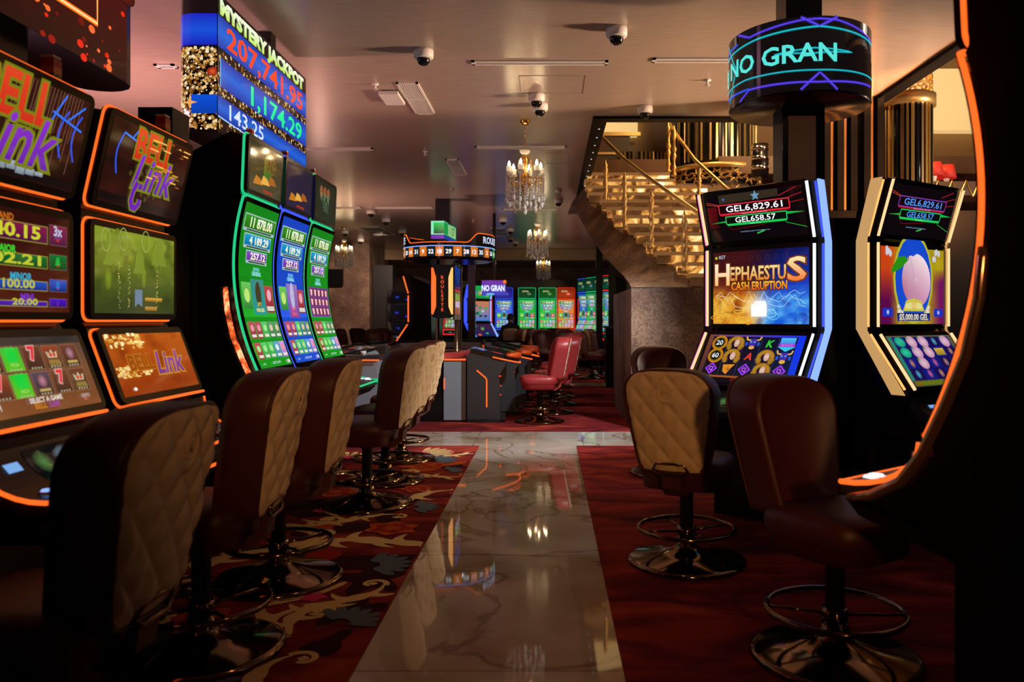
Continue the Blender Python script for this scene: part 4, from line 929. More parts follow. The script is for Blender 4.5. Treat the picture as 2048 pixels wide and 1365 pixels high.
def reels(c):
    w, h = c.w, c.h
    c.rect(-w/2, 0, w/2, h, K(60, 34, 16), K(20, 60, 220), K(10, 50, 235), K(120, 66, 30)); c.up(); c.rect(-w*.45, h*.13, w*.43, h*.96, K(26, 16, 14), K(14, 30, 60), K(6, 14, 50), K(10, 8, 20)); c.rect(-w/2, 0, w/2, h*.09, K(14, 8, 10)); c.rect(-w/2, h*.09, w*.1, h*.13, K(150, 84, 30)); c.up()
    for i in range(1, 5): c.line([(-w*.45+i*w*.176, h*.14), (-w*.45+i*w*.176, h*.95)], .0015, K(60, 90, 130))
    def cell(i, j): return -w*.45+(i+.5)*w*.176, h*(.82-.275*j)
    def head(u, v):
        for k in range(13):
            a = k/12*PI*1.35-.55; c.disc(u+.044*math.cos(a)*1.05, v-.004+.042*math.sin(a), .017, K(205, 160, 50), None, K(140, 90, 20), 10)
        for dx, dy in ((-.04, -.035), (.04, -.035), (-.05, -.02), (.05, -.02)): c.disc(u+dx, v+dy, .018, K(190, 140, 40), None, K(130, 84, 20), 10)
        c.up().disc(u+.008, v, .02, K(235, 205, 190), .03, K(205, 150, 130)); c.disc(u+.01, v-.012, .005, K(190, 60, 60), .003); c.L -= 1
    def bull(u, v):
        for s in (-1, 1): c.line([(u+s*.018, v+.022), (u+s*.045, v+.028), (u+s*.052, v+.05)], .011, K(230, 180, 90)); c.disc(u+s*.042, v-.004, .010, K(40, 80, 190), .016)
        c.poly([(u-.03, v+.035), (u+.03, v+.035), (u+.022, v-.02), (u-.022, v-.02)], K(70, 40, 160)); c.disc(u, v-.03, .02, K(225, 170, 80), .014); c.up().disc(u-.012, v+.01, .006, K(60, 190, 250)).disc(u+.012, v+.01, .006, K(60, 190, 250)); c.L -= 1
    def coin(u, v, t):
        c.disc(u, v, .056, K(220, 190, 40), None, K(190, 110, 20)); c.up().disc(u, v, .042, K(110, 90, 20)).up().disc(u, v, .034, K(14, 10, 8)).up().text(t, u, v-.016, .034, W_, K(200, 210, 220), bold=.02); c.L -= 3
    def letter(u, v, t, col, rot=False): c.text(t, u, v-.024, .048, col, bold=.03, shear=.2)
    def gem(u, v): c.star(u, v, .045, K(150, 60, 225), 4, 0, .72); c.up().star(u, v, .03, K(50, 10, 90), 4, 0, .72).up().text('Q', u, v-.014, .028, K(190, 110, 245), bold=.03); c.L -= 2
    coin(*cell(0, 0), '20'); coin(*cell(0, 1), '60'); head(*cell(1, 0)); head(*cell(1, 1)); bull(*cell(2, 0)); letter(*cell(3, 0), 'K', K(50, 200, 50)); letter(*cell(2, 1), 'A', K(230, 60, 40)); head(*cell(3, 1)); bull(*cell(4, 1)); head(*cell(3, 2)); gem(*cell(0, 2)); gem(*cell(2, 2)); gem(*cell(4, 2))
    u, v = cell(1, 2); c.poly([(u-.04, v+.03), (u+.045, v+.035), (u+.02, v), (u, v-.04), (u-.03, v-.02)], K(220, 140, 40)); c.disc(u, v, .012, K(110, 60, 20))
    u, v = cell(4, 0); c.rect(u-.05, v-.02, u+.05, v+.045, K(30, 100, 220), K(80, 190, 240)); c.up().rect(u-.055, v-.018, u+.055, v+.004, K(150, 60, 210)); c.poly([(u-.06, v-.02), (u+.06, v-.02), (u, v-.055)], K(60, 190, 230)); c.text('BONUS', u, v-.015, .016, K(240, 120, 230), bold=.03); 
    c.rect(-w*.12, h*.02, 0, h*.085, K(90, 8, 20)); c.up().text('0', -w*.06, h*.03, .02, W_, bold=.02)
def peach(c):
    w, h = c.w, c.h
    def pch(a, b):
        base = mixc((150, 120, 14), (190, 168, 30), fbm(a*4, b*4, 8)*1.6-.3)
        if a < .3: base = mixc(base, mixc((90, 10, 70), (200, 66, 20), (b-.3)*2.4), (.30-a)*6+.3*(nz(a*6, b*6)-.5))
        if a > .72: base = mixc(base, (110, 20, 90), ((a-.74)*5)*(1.0 if b < .55 else max(0, 1-(b-.55)*5)))
        return base
    c.raster(-w/2, 0, w/2, h, 48, 32, pch); c.up()
    c.up().disc(0, h*.60, w*.315, K(180, 180, 40), h*.60); c.up().disc(0, h*.60, w*.285, K(24, 80, 215), h*.56, K(20, 70, 200)); c.up()
    pts = [(.015, h*.60)]; fs = []; cols = [K(212, 196, 205)]; NR, NA = 8, 44
    for j in range(1, NR+1):
        for i in range(NA):
            a = 2*PI*i/NA; rr = (1+.06*math.cos(2*a+.5)-.10*math.exp(-((a-PI*.58)/.16)**2))*j/NR
            x, y = math.cos(a)*j/NR, math.sin(a)*j/NR; pts.append((.03+w*.215*rr*math.cos(a), h*.58+h*.37*rr*math.sin(a)))
            sh = .97+.14*(.55*x+.5*y); k = mixc((226, 205, 210), (212, 150, 180), .5-.7*y-.2*x+.15); k = mixc(k, (225, 90, 110), max(0, -x-.55)*1.2*max(0, -y+.3)); cols.append(K(*[q*sh for q in k]))
    for i in range(NA): fs.append((0, 1+i, 1+(i+1) % NA))
    for j in range(NR-1):
        for i in range(NA): fs.append((1+j*NA+i, 1+(j+1)*NA+i, 1+(j+1)*NA+(i+1) % NA, 1+j*NA+(i+1) % NA))
    c.raw(pts, fs, cols)
    c.up().line([(-.04, h*.90), (-.01, h*.72), (.0, h*.55)], .004, K(190, 140, 165)); c.poly([(-.06, h*.84), (-.10, h*.89), (-.17, h*.87), (-.24, h*.70), (-.23, h*.66), (-.14, h*.72)], K(40, 140, 20)); c.line([(-.06, h*.84), (-.055, h*.93)], .008, K(40, 70, 110))
    c.up(); random.seed(2)
    for s in (-1, 1):
        for i in range(5): c.disc(s*(w*.36+random.uniform(-.03, .04)), h*(.92+random.uniform(-.05, .05)), .014, K(200, 200, 210), .02); c.disc(s*(w*.22+random.uniform(-.03, .03)), h*(.19+random.uniform(-.05, .04)), .014, K(215, 210, 190))
        c.rect(s*w*.40-.05, h*.10, s*w*.40+.05, h*.205, K(24, 50, 190)); c.disc(s*w*.40, h*.155, .014, K(190, 190, 210))
    c.poly([(-w*.17, h*.17), (w*.17, h*.17), (w*.12, h*.31), (0, h*.34), (-w*.12, h*.31)], K(200, 190, 70)); c.up().poly([(-w*.14, h*.20), (-w*.03, h*.20), (-w*.04, h*.29), (-w*.12, h*.27)], K(225, 215, 140)); c.disc(0, h*.25, .02, K(235, 190, 120)); c.poly([(w*.14, h*.20), (w*.03, h*.20), (w*.04, h*.29), (w*.12, h*.27)], K(225, 215, 140))
    c.rect(-w*.26, h*.04, w*.26, h*.145, K(30, 60, 160), K(24, 24, 60)); c.up().text('$5,000.00 GEL', 0, h*.055, h*.075, K(210, 190, 120), K(240, 235, 220), bold=.03, maxw=w*.5)
def peach_reels(c):
    w, h = c.w, c.h
    c.rect(-w/2, 0, w/2, h, K(60, 70, 60), K(90, 90, 60)); c.up().rect(-w*.43, h*.12, w*.46, h*.97, K(14, 16, 90), K(16, 20, 110)); c.rect(-w*.48, h*.12, -w*.44, h*.97, K(30, 130, 110)); c.up()
    P_ = ((1, 0), (2, 0), (4, 0), (1, 1), (2, 1), (1, 2))
    for i in range(5):
        for j in range(4):
            u, v = -w*.43+(i+.5)*w*.178, h*(.87-.213*j)
            c.rect(u-w*.085, v-h*.1, u+w*.085, v+h*.1, [K(20, 24, 120), K(24, 14, 70)][(i+j) % 2]); c.up()
            if (i, j) in P_: c.disc(u, v, .05, K(220, 190, 205), .042, K(190, 130, 165)); c.poly([(u-.045, v+.035), (u-.01, v+.03), (u-.03, v+.01)], K(60, 160, 40))
            elif i == 0 and j < 2: c.disc(u, v, .052, K(50, 210, 160), .036, K(20, 130, 110)); c.line([(u-.015, v+.015), (u+.012, v-.015)], .006, K(14, 60, 80))
            elif (i, j) == (3, 1): c.rect(u-.05, v-.025, u+.05, v+.025, K(150, 120, 30), K(200, 170, 60))
            else: c.disc(u, v, .024, [K(60, 170, 190), K(200, 90, 160), K(190, 130, 80)][(i+j) % 3], .03, K(60, 50, 110))
            c.L -= 1
    c.up().rect(-w*.46, h*.02, w*.44, h*.10, K(100, 110, 20)); c.rect(w*.0, h*.02, w*.2, h*.10, K(190, 190, 60)); c.rect(-w*.46, h*.02, -w*.36, h*.10, K(150, 40, 20))
PR = dict(t0=(.0, 1.79), t1=(-.10, 2.14), m0=(0, 1.245), m1=(0, 1.775), l0=(-.235, .885), l1=(-.015, 1.225), deck=(-.42, .745))
GP = 'slot machines of the pod around the round sign'
landscape_machine('slot_machine', 'machine reading HEPHAESTUS CASH ERUPTION with blue lights on one side', (1.335, 5.11, 0), -45, PR, .74, (gel(K(240, 50, 70), W_), hephaestus, reels), None, 'side', GP, False,
                  side=((M_led['warmwhite'], M_led['pink'], M_matte), (M_led['white'], M_led['blue'], M_led['ice'])), dp=.20)
landscape_machine('slot_machine', 'machine with a big pink peach on its screen and amber side lights', (2.27, 5.00, 0), 34, PR, .74, (gel(K(130, 60, 170), K(80, 150, 240), False), peach, peach_reels), None, 'side', GP, False,
                  side=((M_led['warmwhite'], M_led['amber'], M_led['tan']), (M_led['warmwhite'], M_led['amber'], M_led['tan'])), dp=.20)
# ------------------------------------------------------------------ signs over the left bank
def long_sign(name, label, x, y0, y1, z0, z1, depth, face, endface, post_y, endround=True, near_round=False):
    """two-faced LED sign along the bank; its long face looks to +x"""
    r = thing(name, label, 'sign', (x, y0, z0))
    h, l = z1-z0, y1-y0
    R_ = depth/2
    pts = []
    if endround:
        pts += [(-R_+R_*math.cos(a), l-R_+R_*math.sin(a)) for a in [i/8*PI for i in range(9)]]
    else: pts += [(0, l), (-depth, l)]
    pts += [(-depth, .0), (0, 0)] if not near_round else [(-depth, 0.16), (-depth*.96, .08), (-depth*.82, .02), (-depth*.62, 0), (0, 0)]
    mb = MB().use(M_black); mb.prism_z(pts, 0, h); mb.build('housing', r)
    mb = MB(); c = Canvas(l-R_*endround, h, lambda u, v, d: Vector((.002+d, u, v)), step=.001); face(c); c.emit_into(mb); build_plain(mb, 'display', r)
    if endface:
        mb = MB()
        if near_round:
            q = [(-depth, .16), (-depth*.96, .08), (-depth*.82, .02), (-depth*.62, 0), (0, 0)]; s = [0]
            for a, b in zip(q, q[1:]): s.append(s[-1]+math.hypot(b[0]-a[0], b[1]-a[1]))
            def fm(u, v, d):
                u = min(max(u, 0), s[-1])
                for i in range(len(s)-1):
                    if u <= s[i+1] or i == len(s)-2:
                        t = (u-s[i])/(s[i+1]-s[i]); a, b = q[i], q[i+1]; L = s[i+1]-s[i]; nx, ny = (b[1]-a[1])/L, -(b[0]-a[0])/L
                        return Vector((a[0]+(b[0]-a[0])*t+nx*(d+.002), a[1]+(b[1]-a[1])*t+ny*(d+.002), v))
            c = Canvas(s[-1], h, fm, seg=.02, step=.0012); endface(c); c.emit_into(mb); build_plain(mb, 'end_display', r)
        else:
            c = Canvas(PI*R_, h, lambda u, v, d: Vector((-R_+(R_+d+.002)*math.cos(u/R_), l-R_+(R_+d+.002)*math.sin(u/R_), v)), seg=.05, step=.0012); endface(c); c.emit_into(mb); build_plain(mb, 'end_display', r)
    mb = MB().use(M_black)
    mb.bm.free()
    for py in post_y:
        mb = MB().use(M_black).cbox((-depth/2, py-y0, h+(CEIL-z1)/2), (.12, .12, CEIL-z1)); mb.build('hanger', r)
        mb = MB().use(M_black).cbox((-depth/2, py-y0, -(z0-2.3)/2), (.14, .2, z0-2.3)); mb.build('mast', r)
    return r
def gold_stars(c, u0, v0, u1, v1, n, seed):
    random.seed(seed)
    for i in range(n):
        u, v = random.uniform(u0, u1), random.uniform(v0, v1); s = random.choice([.005, .007, .009, .012, .018])
        col = random.choice([K(150, 95, 30), K(205, 150, 70), K(240, 200, 130), K(110, 64, 20), K(255, 235, 190)])
        if s > .012: c.star(u, v, s, col, 5, random.random())
        else: c.disc(u, v, s, col, n=6)
def myst(c):
    l, h = 1.9, c.h
    c.rect(0, 0, c.w, h, K(8, 6, 6)); c.up(); gold_stars(c, .0, .02, c.w, h*.62, 1100, 2); c.up()
    blue, dk = K(12, 100, 215), K(8, 50, 165)
    for a, b, u0 in ((.615, .845, .0), (.335, .545, .04), (.115, .265, .0)):
        c.rect(u0, h*a, c.w, h*(b+a)/2, dk, blue); c.rect(u0, h*(b+a)/2, c.w, h*b, blue, dk)
    c.up(); c.line([(.04, h*.335), (.04, h*.545)], .01, K(110, 200, 250)); c.line([(0, h*.115), (1.0, h*.085)], .008, K(180, 220, 255))
    c.text('MYSTERY JACKPOT', c.w*.49, h*.865, h*.10, K(190, 235, 90), K(245, 250, 225), bold=.06, fit=c.w*.93)
    c.text('207,741.95', c.w*.51, h*.655, h*.15, K(255, 70, 25), bold=.02, fit=c.w*.86); c.text('1,174.29', c.w*.62, h*.365, h*.145, K(20, 240, 150), bold=.02, fit=c.w*.62); c.text('143.25', c.w*.27, h*.135, h*.11, K(215, 230, 250), bold=.01, fit=c.w*.34)
    c.text('57.15', c.w*.83, h*.03, h*.09, K(40, 240, 190), bold=.01)
def myst_end(c):
    w, h = c.w, c.h
    c.rect(0, 0, w, h, K(7, 5, 5)); c.up(); gold_stars(c, .0, .02, w, h*.6, 800, 6); c.up(); blue, dk = K(10, 80, 215), K(10, 30, 190)
    c.rect(.06, h*.62, w, h*.73, dk, blue); c.rect(.06, h*.73, w, h*.845, blue, dk); c.rect(w*.56, h*.13, w, h*.265, K(8, 60, 170), blue); c.up()
    c.line([(.06, h*.62), (.06, h*.845)], .01, K(120, 190, 250)); c.disc(.06, h*.725, .03, K(30, 34, 44), None, K(110, 120, 140)); c.disc(w*.93, h*.43, .04, K(240, 90, 40), .03, K(120, 30, 20)); c.star(w*.54, h*.21, .05, K(240, 170, 90), 4, 0, .3)
long_sign('jackpot_sign', 'tall LED sign reading MYSTERY JACKPOT over the slot bank', -2.20, 5.29, 7.2, 2.545, 3.47, .285, myst, myst_end, (6.6,), endround=False, near_round=True)
def red_sign(c):
    w, h = c.w, c.h
    c.rect(0, 0, w, h, K(30, 4, 4), K(95, 8, 5)); c.up(); random.seed(9)
    for i in range(260):
        u, v = random.uniform(0, w), random.uniform(.0, h); s = random.choice([.006, .01, .014, .02]); c.disc(u, v, s*1.4, random.choice([K(230, 40, 15), K(150, 18, 8), K(255, 110, 50), K(110, 10, 6)]), s, n=8)
    for i in range(10): u, v = random.uniform(w*.5, w), random.uniform(h*.5, h); c.disc(u, v, .10, K(120, 12, 8), .05, K(40, 5, 4))
    c.up(); c.line([(w*.30, h*.25), (w*.905, h*.25), (w*.905, h*.98)], .03, K(255, 120, 25)); c.up(); c.line([(w*.30, h*.25), (w*.905, h*.25), (w*.905, h*.98)], .012, K(255, 225, 150))
    c.ring(w*.84, h*.40, .06, .05, .012, K(255, 160, 60)); c.ring(w*.83, h*.55, .08, .07, .012, K(200, 60, 30)); c.text('RESPIN', w*.5, h*.5, h*.2, K(230, 60, 20), bold=.02)
long_sign('led_sign', 'dark LED sign with red sparks and a glowing frame above the orange lit machines', -2.25, 1.3, 4.42, 2.56, 3.4, .34, red_sign, None, (2.2, 3.5))
# dark spine between the machines
m = MB().use(M_black); m.box((-2.72, 1.2, 0), (-2.36, 7.1, 2.22)); m.use(M_matte).box((-2.76, 1.2, 2.22), (-2.33, 7.1, 2.30)); m.use(M_smoked)
m.box((-2.355, 4.28, 2.0), (-2.345, 4.50, 2.20))
sp = m.build('bank_partition'); tag(sp, 'black partition wall behind the row of slot machines', 'partition')
m = MB().use(mat('orange_sticker', (.55, .17, .03), .6, emit=(.5, .13, .03), es=.25)); m.box((-2.362, 5.55, 1.265), (-2.352, 5.63, 1.335)); o = m.build('sticker', sp)
m = MB().use(M_black); m.cbox((-2.30, 4.77, 1.27), (.2, .22, 2.54)); o = m.build('sign_column'); tag(o, 'black square column between the orange and green machines', 'column')

# ------------------------------------------------------------------ round LED sign over the pod
def post(name, x, y, z0, z1, s, mm, label):
    mb = MB().use(mm); mb.cbox((x, y, (z0+z1)/2), (s, s, z1-z0)); return tag(mb.build(name), label, 'column')
DX, DY, DR = 1.77, 5.7, .485
r = thing('round_sign', 'big round LED sign reading NO GRAN in turquoise letters', 'sign', (DX, DY, 2.79))
m = MB().use(M_black, True); m.lathe([(DR-.07, 0), (DR-.012, 0), (DR-.004, .006), (DR-.004, .494), (DR-.012, .5), (0, .5)], n=64); m.use(M_smoked, True).lathe([(DR-.07, 0), (DR-.075, .09), (0, .09)], n=64); m.build('drum', r)
mb = MB(); a0 = math.atan2(DX, DY)
def dm(u, v, d): a = u/DR; return Vector(((DR+d)*math.sin(a-a0*.9), -(DR+d)*math.cos(a-a0*.9), v))
c = Canvas(1, .5, dm, seg=.03, step=.0022)
c.rect(-PI*DR*.98, .012, PI*DR*.98, .49, K(14, 10, 12)); c.up()
cy, vi, bl = K(30, 200, 215), K(95, 70, 250), K(40, 90, 240)
for k, glow in ((2.6, .25), (1, 1)):
    g = lambda q: tuple(x*glow for x in q[:3])+(1,)
    c.line([(-.75, .36), (-.46, .385), (-.3, .40), (.12, .425), (.65, .38)], .007*k, g(cy)); c.line([(-.75, .13), (-.4, .15), (.1, .14), (.65, .15)], .006*k, g(cy))
    c.line([(-.75, .40), (-.48, .42)], .008*k, g(bl)); c.line([(-.48, .485), (-.36, .43), (.0, .47), (.12, .475), (.24, .47), (.6, .40)], .008*k, g(vi)); c.line([(.0, .49), (.12, .425), (.24, .49)], .010*k, g(vi))
    c.line([(-.75, .085), (-.36, .08)], .008*k, g(bl)); c.line([(-.46, .015), (-.36, .075), (.12, .062), (.6, .09)], .008*k, g(vi)); c.line([(.0, .015), (.12, .125), (.24, .015)], .009*k, g(vi))
    c.line([(-.66, .46), (-.50, .25), (-.62, .05)], .007*k, g(cy)); c.line([(-.17, .265), (.08, .285), (.36, .27), (.08, .25), (-.17, .265)], .006*k, g(cy)); c.up()
c.text('NO GRAN', -.18, .20, .115, K(90, 230, 220), bold=.02, maxw=.82, sx=1.12); c.text('CASI', -.88, .20, .112, K(90, 230, 220), bold=.02, sx=1.1)
c.emit_into(mb); build_plain(mb, 'display', r)
m = MB().use(M_black); m.cbox((0, 0, .5+(CEIL-3.29)/2), (.25, .25, CEIL-3.29)); m.build('hanger', r)
m = MB().use(M_black); m.cbox((0, 0, -.55), (.30, .22, 1.1)); m.use(M_smoked); m.box((-.15, -.135, -.72), (-.115, -.111, -.07)); m.use(mat('brushed_bronze', (.75, .60, .38), .5, .1)); m.box((-.112, -.135, -.72), (.08, -.111, -.07)); m.build('mast', r)
m = MB().use(M_black); m.prism_z([(DX+.07+.26*math.cos(a), DY+.10+.26*math.sin(a)) for a in [i/12*2*PI for i in range(12)]], 0, 1.68); m.build('pod_core'); tag(D.objects['pod_core'], 'dark core cabinet in the middle of the pod of machines', 'cabinet')

r = thing('pod_partition', 'narrow black panel between the blue lit and the peach machine', 'partition', (1.845, 5.10, 0))
m = MB().use(M_black); m.box((-.17, 0, 0), (.18, .03, 1.95)); m.build('panel', r); m = MB().use(M_bronze); m.box((-.02, -.006, 1.62), (.14, 0, 1.65)); m.build('name_strip', r)
# ------------------------------------------------------------------ roulette complex
RX, RY, RR = -1.445, 11.5, .645
r = thing('roulette_wheel_unit', 'central roulette unit with grey panel, chrome poles and red wheel rim', 'roulette table', (RX, RY, 0))
m = MB().use(M_black); m.prism_z([(-.60, -1.35), (.36, -1.35), (.36, 1.0), (.2, 1.3), (-.5, 1.3), (-.70, 1.0), (-.70, -1.1)], 0, .80); m.build('cabinet', r)
m = MB().use(M_grey); m.box((.10, -1.375, .03), (.38, -1.35, .77)); m.build('side_panel', r); m = MB().use(M_grey); m.box((-.58, -1.375, .03), (-.42, -1.352, .70)); m.build('side_panel', r)
m = MB().use(M_redleather, True); m.loft([[(x, y, .80) for x, y in q] for q in ([(.50*math.cos(a)-.15, 1.25*math.sin(a)-.05) for a in [i/24*2*PI for i in range(24)]],)]+[[(.48*math.cos(a)-.15, 1.22*math.sin(a)-.05, .86) for a in [i/24*2*PI for i in range(24)]], [(.42*math.cos(a)-.15, .95*math.sin(a)-.05, .87) for a in [i/24*2*PI for i in range(24)]]], True, False, False); m.build('wheel_rim', r)
m = MB().use(M_wood, True); m.lathe([(0, .84), (.2, .84), (.35, .86), (.42, .87)], (-.15, -.05, 0), 32); m.use(M_gold, True).lathe([(.0, .85), (.08, .85), (.05, .9), (.02, .98), (0, 1)], (-.15, -.05, 0), 16); m.build('wheel', r)
for a, b in ((-.60, -.30), (.10, .38)):
    m = MB().use(M_led['orange']); m.box((a, -1.385, .785), (b, -1.37, .805)); m.build('edge_light', r)
m = MB().use(M_led['orange']); m.box((.10, -1.385, .42), (.112, -1.375, .56)); m.build('edge_light', r)
for x, y in ((-.09, -.55), (.15, -.45), (-.25, .5), (.1, .5)):
    m = MB().use(M_chrome, True); m.lathe([(.05, .80), (.05, .83), (.025, .84), (.025, 2.12), (0, 2.12)], (x, y, 0), 16); m.build('pole', r)
r2 = thing('roulette_pylon', 'black hanging pylon reading ROULETTE between two orange light bars', 'display panel', (RX, RY-.72, 1.32))
m = MB().use(M_black); prof = [(-.085, 0), (.085, 0), (.085, .02), (.055, .10), (.055, .62), (.10, .70), (.10, .74), (-.10, .74), (-.10, .70), (-.055, .62), (-.055, .10), (-.085, .02)]
prof = [(-.07, 0), (.07, 0), (.125, .10), (.125, .16), (.09, .24), (.09, .56), (.125, .66), (.125, .72), (-.125, .72), (-.125, .66), (-.09, .56), (-.09, .24), (-.125, .16), (-.125, .10)]
m.prism_y([(x, z) for x, z in [(-.09, .0), (.09, .0), (.14, .03), (.14, .72), (-.14, .72), (-.14, .03)]], -.04, .10); m.build('body', r2)
for s, mm in ((-1, M_led['orange']), (1, M_led['amber'])):
    m = MB().use(mm); m.prism_y([(s*.145, .06), (s*.125, .05), (s*.085, .16), (s*.085, .55), (s*.125, .68), (s*.145, .68)], -.062, -.03); m.build('light_bar', r2)
mb = MB(); c = Canvas(.2, .7, lambda u, v, d: Vector((u, -.043-d, v)))
for i, ch in enumerate('ROULETTE'): c.text(ch, 0, .53-i*.062, .042, K(255, 90, 40), bold=.02)
c.emit_into(mb); build_plain(mb, 'lettering', r2)
mb = MB().use(M_black); mb.box((.15, -.1, -.02), (.17, .62, .76)); c = Canvas(.6, .7, lambda u, v, d: Vector((.172+d, u-.05, v)), step=.001)
c.rect(0, .40, .6, .7, K(10, 30, 80), K(14, 60, 150)); c.rect(0, .05, .6, .36, K(90, 30, 40), K(40, 90, 60)); c.up().rect(.0, .37, .6, .385, K(230, 40, 40)); c.rect(.05, .25, .5, .33, K(60, 160, 60)); c.rect(.05, .15, .5, .23, K(170, 150, 190)); c.emit_into(mb); build_plain(mb, 'result_display', r2)
# crown sign
r = thing('roulette_sign', 'round roulette sign with orange and black number tiles under ROULETTE lettering', 'sign', (RX, RY, 2.14))
aj = math.atan2(-RX, RY)
def cm(u, v, d): a = u/RR+aj*0-.0; return Vector(((RR+d)*math.sin(a), -(RR+d)*math.cos(a), v))
def crest(a):
    a = (a+.126) % (PI*2/2.0) if False else a
    t = abs(((a+.0+PI/2) % PI)-PI/2)          # distance from the nearest low point
    return .225+.135*min(1, max(0, (t-.62)/.35))**1.0*(1 if True else 0)
m = MB().use(M_black); n = 96
ring0 = [(RR*math.sin(2*PI*i/n), -RR*math.cos(2*PI*i/n)) for i in range(n)]
rot0 = -.175
hs = []
for i in range(n):
    a = (2*PI*i/n-rot0); t = abs(((a+PI/2) % PI)-PI/2); q = min(1, max(0, (t-.67)/.31)); q = q*q*(3-2*q); hs.append(.215+.135*q)
A = [m.vert((x, y, .02)) for x, y in ring0]; B_ = [m.vert((x, y, hs[i])) for i, (x, y) in enumerate(ring0)]; C_ = [m.vert((x*.94, y*.94, hs[i])) for i, (x, y) in enumerate(ring0)]; E_ = [m.vert((x*.94, y*.94, .02)) for x, y in ring0]; F_ = [m.vert((x*.9, y*.9, -.01)) for x, y in ring0]
for i in range(n):
    j = (i+1) % n
    for p, q in ((A, B_), (B_, C_), (C_, E_)): m.face([p[i], p[j], q[j], q[i]])
    m.face([A[j], A[i], F_[i], F_[j]])
m.face(F_); m.build('crown_body', r)
m = MB().use(M_led['orange'], True); m.tube([(x*.99, y*.99, hs[i]+.004) for i, (x, y) in enumerate(ring0)], .008, 6, True); m.build('crest_light', r)
m = MB().use(M_led['ice'], True); m.tube([(x*1.004, y*1.004, .17) for x, y in ring0], .006, 6, True); m.build('band_light', r)
nums = '20 1 20 14 31 9 22 18 29 7 28 12 35 3 26 0 32 15 19 4 21 2 25 17 34 6 27 13 36 11 30 8 23 10 5 24 16'.split()
mb = MB(); c = Canvas(1, .4, cm, seg=.02, step=.0015); tw = .1225
for i, t in enumerate(['9', '25', '17', '34', '6', '27', '13', '36', '11', '30']+nums):
    i -= 10
    if abs((i-7)*tw-.054) > PI*RR-.06: continue
    u = (i-7)*tw-.054; col = K(8, 150, 60) if t == '0' else (K(225, 120, 30) if i % 2 == 1 else K(24, 34, 46))
    c.L = 0; c.rect(u-tw*.47, .03, u+tw*.47, .162, col); c.up().up(); c.text(t, u, .065, .055, W_, bold=.03, maxw=tw*.72)
c.L = 2
for k in (R(-91.5), R(80)): c.text('ROULETTE', k*RR, .225, .09, K(215, 225, 255), bold=.02, maxw=.60)
c.emit_into(mb); build_plain(mb, 'number_band', r)
# terminals
def bet_screen(k):
    def f(c):
        w, h = c.w, c.h
        c.rect(-w/2, 0, w/2, h, K(10, 40, 20) if k else K(14, 14, 18)); c.up(); c.rect(-w*.45, h*.1, w*.45, h*.5, K(12, 120, 50) if k else K(40, 36, 44)); c.up()
        for i in range(6): c.rect(-w*.42+i*w*.14, h*.16, -w*.31+i*w*.14, h*.42, [K(150, 30, 30), K(20, 20, 24)][i % 2])
        c.disc(-w*.2, h*.75, .05, K(170, 60, 20)); c.rect(0, h*.62, w*.42, h*.88, K(60, 60, 90))
    return f
def terminal(label, loc, deg, grn=0, side_light=False, grey=False):
    r = thing('roulette_terminal', label, 'roulette terminal', loc, R(deg), 'roulette player terminals')
    w = .72; pm = M_grey if grey else M_dark
    m = MB().use(pm); m.prism_x([(.30, 0), (-.12, 0), (-.16, .06), (-.14, .60), (-.22, .72), (-.22, .80), (.20, .91), (.26, .86), (.26, 0)], -w/2, w/2); m.build('cabinet', r)
    m = MB().use(M_black); m.loft([[(x*1.0, y, .80+.26*(y+.22)*.9) for x, y in q] for q in ([(-w/2-.02, .22), (-w/2-.02, -.20), (-w*.38, -.34), (-w*.2, -.40), (w*.2, -.40), (w*.38, -.34), (w/2+.02, -.20), (w/2+.02, .22)],)]+[[(x, y, .835+.26*(y+.22)*.9) for x, y in [(-w/2-.02, .22), (-w/2-.02, -.20), (-w*.38, -.34), (-w*.2, -.40), (w*.2, -.40), (w*.38, -.34), (w/2+.02, -.20), (w/2+.02, .22)]]]); m.build('top', r)
    m = MB().use(mat('orange_pad', (.62, .08, .012), .35), True); pth = [(-w*.44, -.235, .85), (-w*.36, -.32, .843), (-w*.2, -.375, .84), (0, -.39, .838), (w*.2, -.375, .84), (w*.36, -.32, .843), (w*.44, -.235, .85)]; m.tube(pth, [.02, .036, .042, .044, .042, .036, .02], 10); m.build('armrest', r)
    m = MB().use(M_led['orange'], True); m.tube([(-w/2-.022, -.06, .832), (-w/2-.022, -.20, .80), (-w*.38, -.348, .765), (-w*.2, -.41, .75), (w*.2, -.41, .75), (w*.38, -.348, .765), (w/2+.022, -.20, .80), (w/2+.022, -.06, .832)], .009, 6); m.build('edge_light', r)
    f, h = plane_map((-.24, .838), (.19, .94)); mb = MB(); c = Canvas(w*.8, h, lambda u, v, d: f(u, v, d+.002)); bet_screen(grn)(c); c.emit_into(mb); build_plain(mb, 'bet_screen', r)
    if side_light:
        for sx in (-1, 1):
            m = MB().use(M_led['orange'], True); x = sx*(w/2+.004); m.tube([(x, .14, .665), (x, .03, .57), (x, .015, .54), (x, .015, .20)], .009, 6); m.build('side_light', r)
    m = MB().use(M_led['red'])
    for x, z in ((-.2, .57), (.14, .62), (-.18, .33), (.12, .42)): m.box((x, -.165, z), (x+.05, -.14, z+.014))
    m.build('front_light', r)
    m = MB().use(M_black); m.box((-w/2, -.22, 0), (w/2, .26, .05)); m.build('plinth', r)
    return r
terminal('black roulette terminal with orange nose nearest to the red stools', (-.80, 10.42, 0), 93, 0, True)
terminal('second black roulette terminal of the fan, green lit top', (-.68, 11.25, 0), 99, 1)
terminal('third black roulette terminal of the fan, orange nose showing past the second', (-.60, 12.1, 0), 105, 1)
terminal('fourth black roulette terminal of the fan, mostly behind the others', (-.62, 12.95, 0), 112)
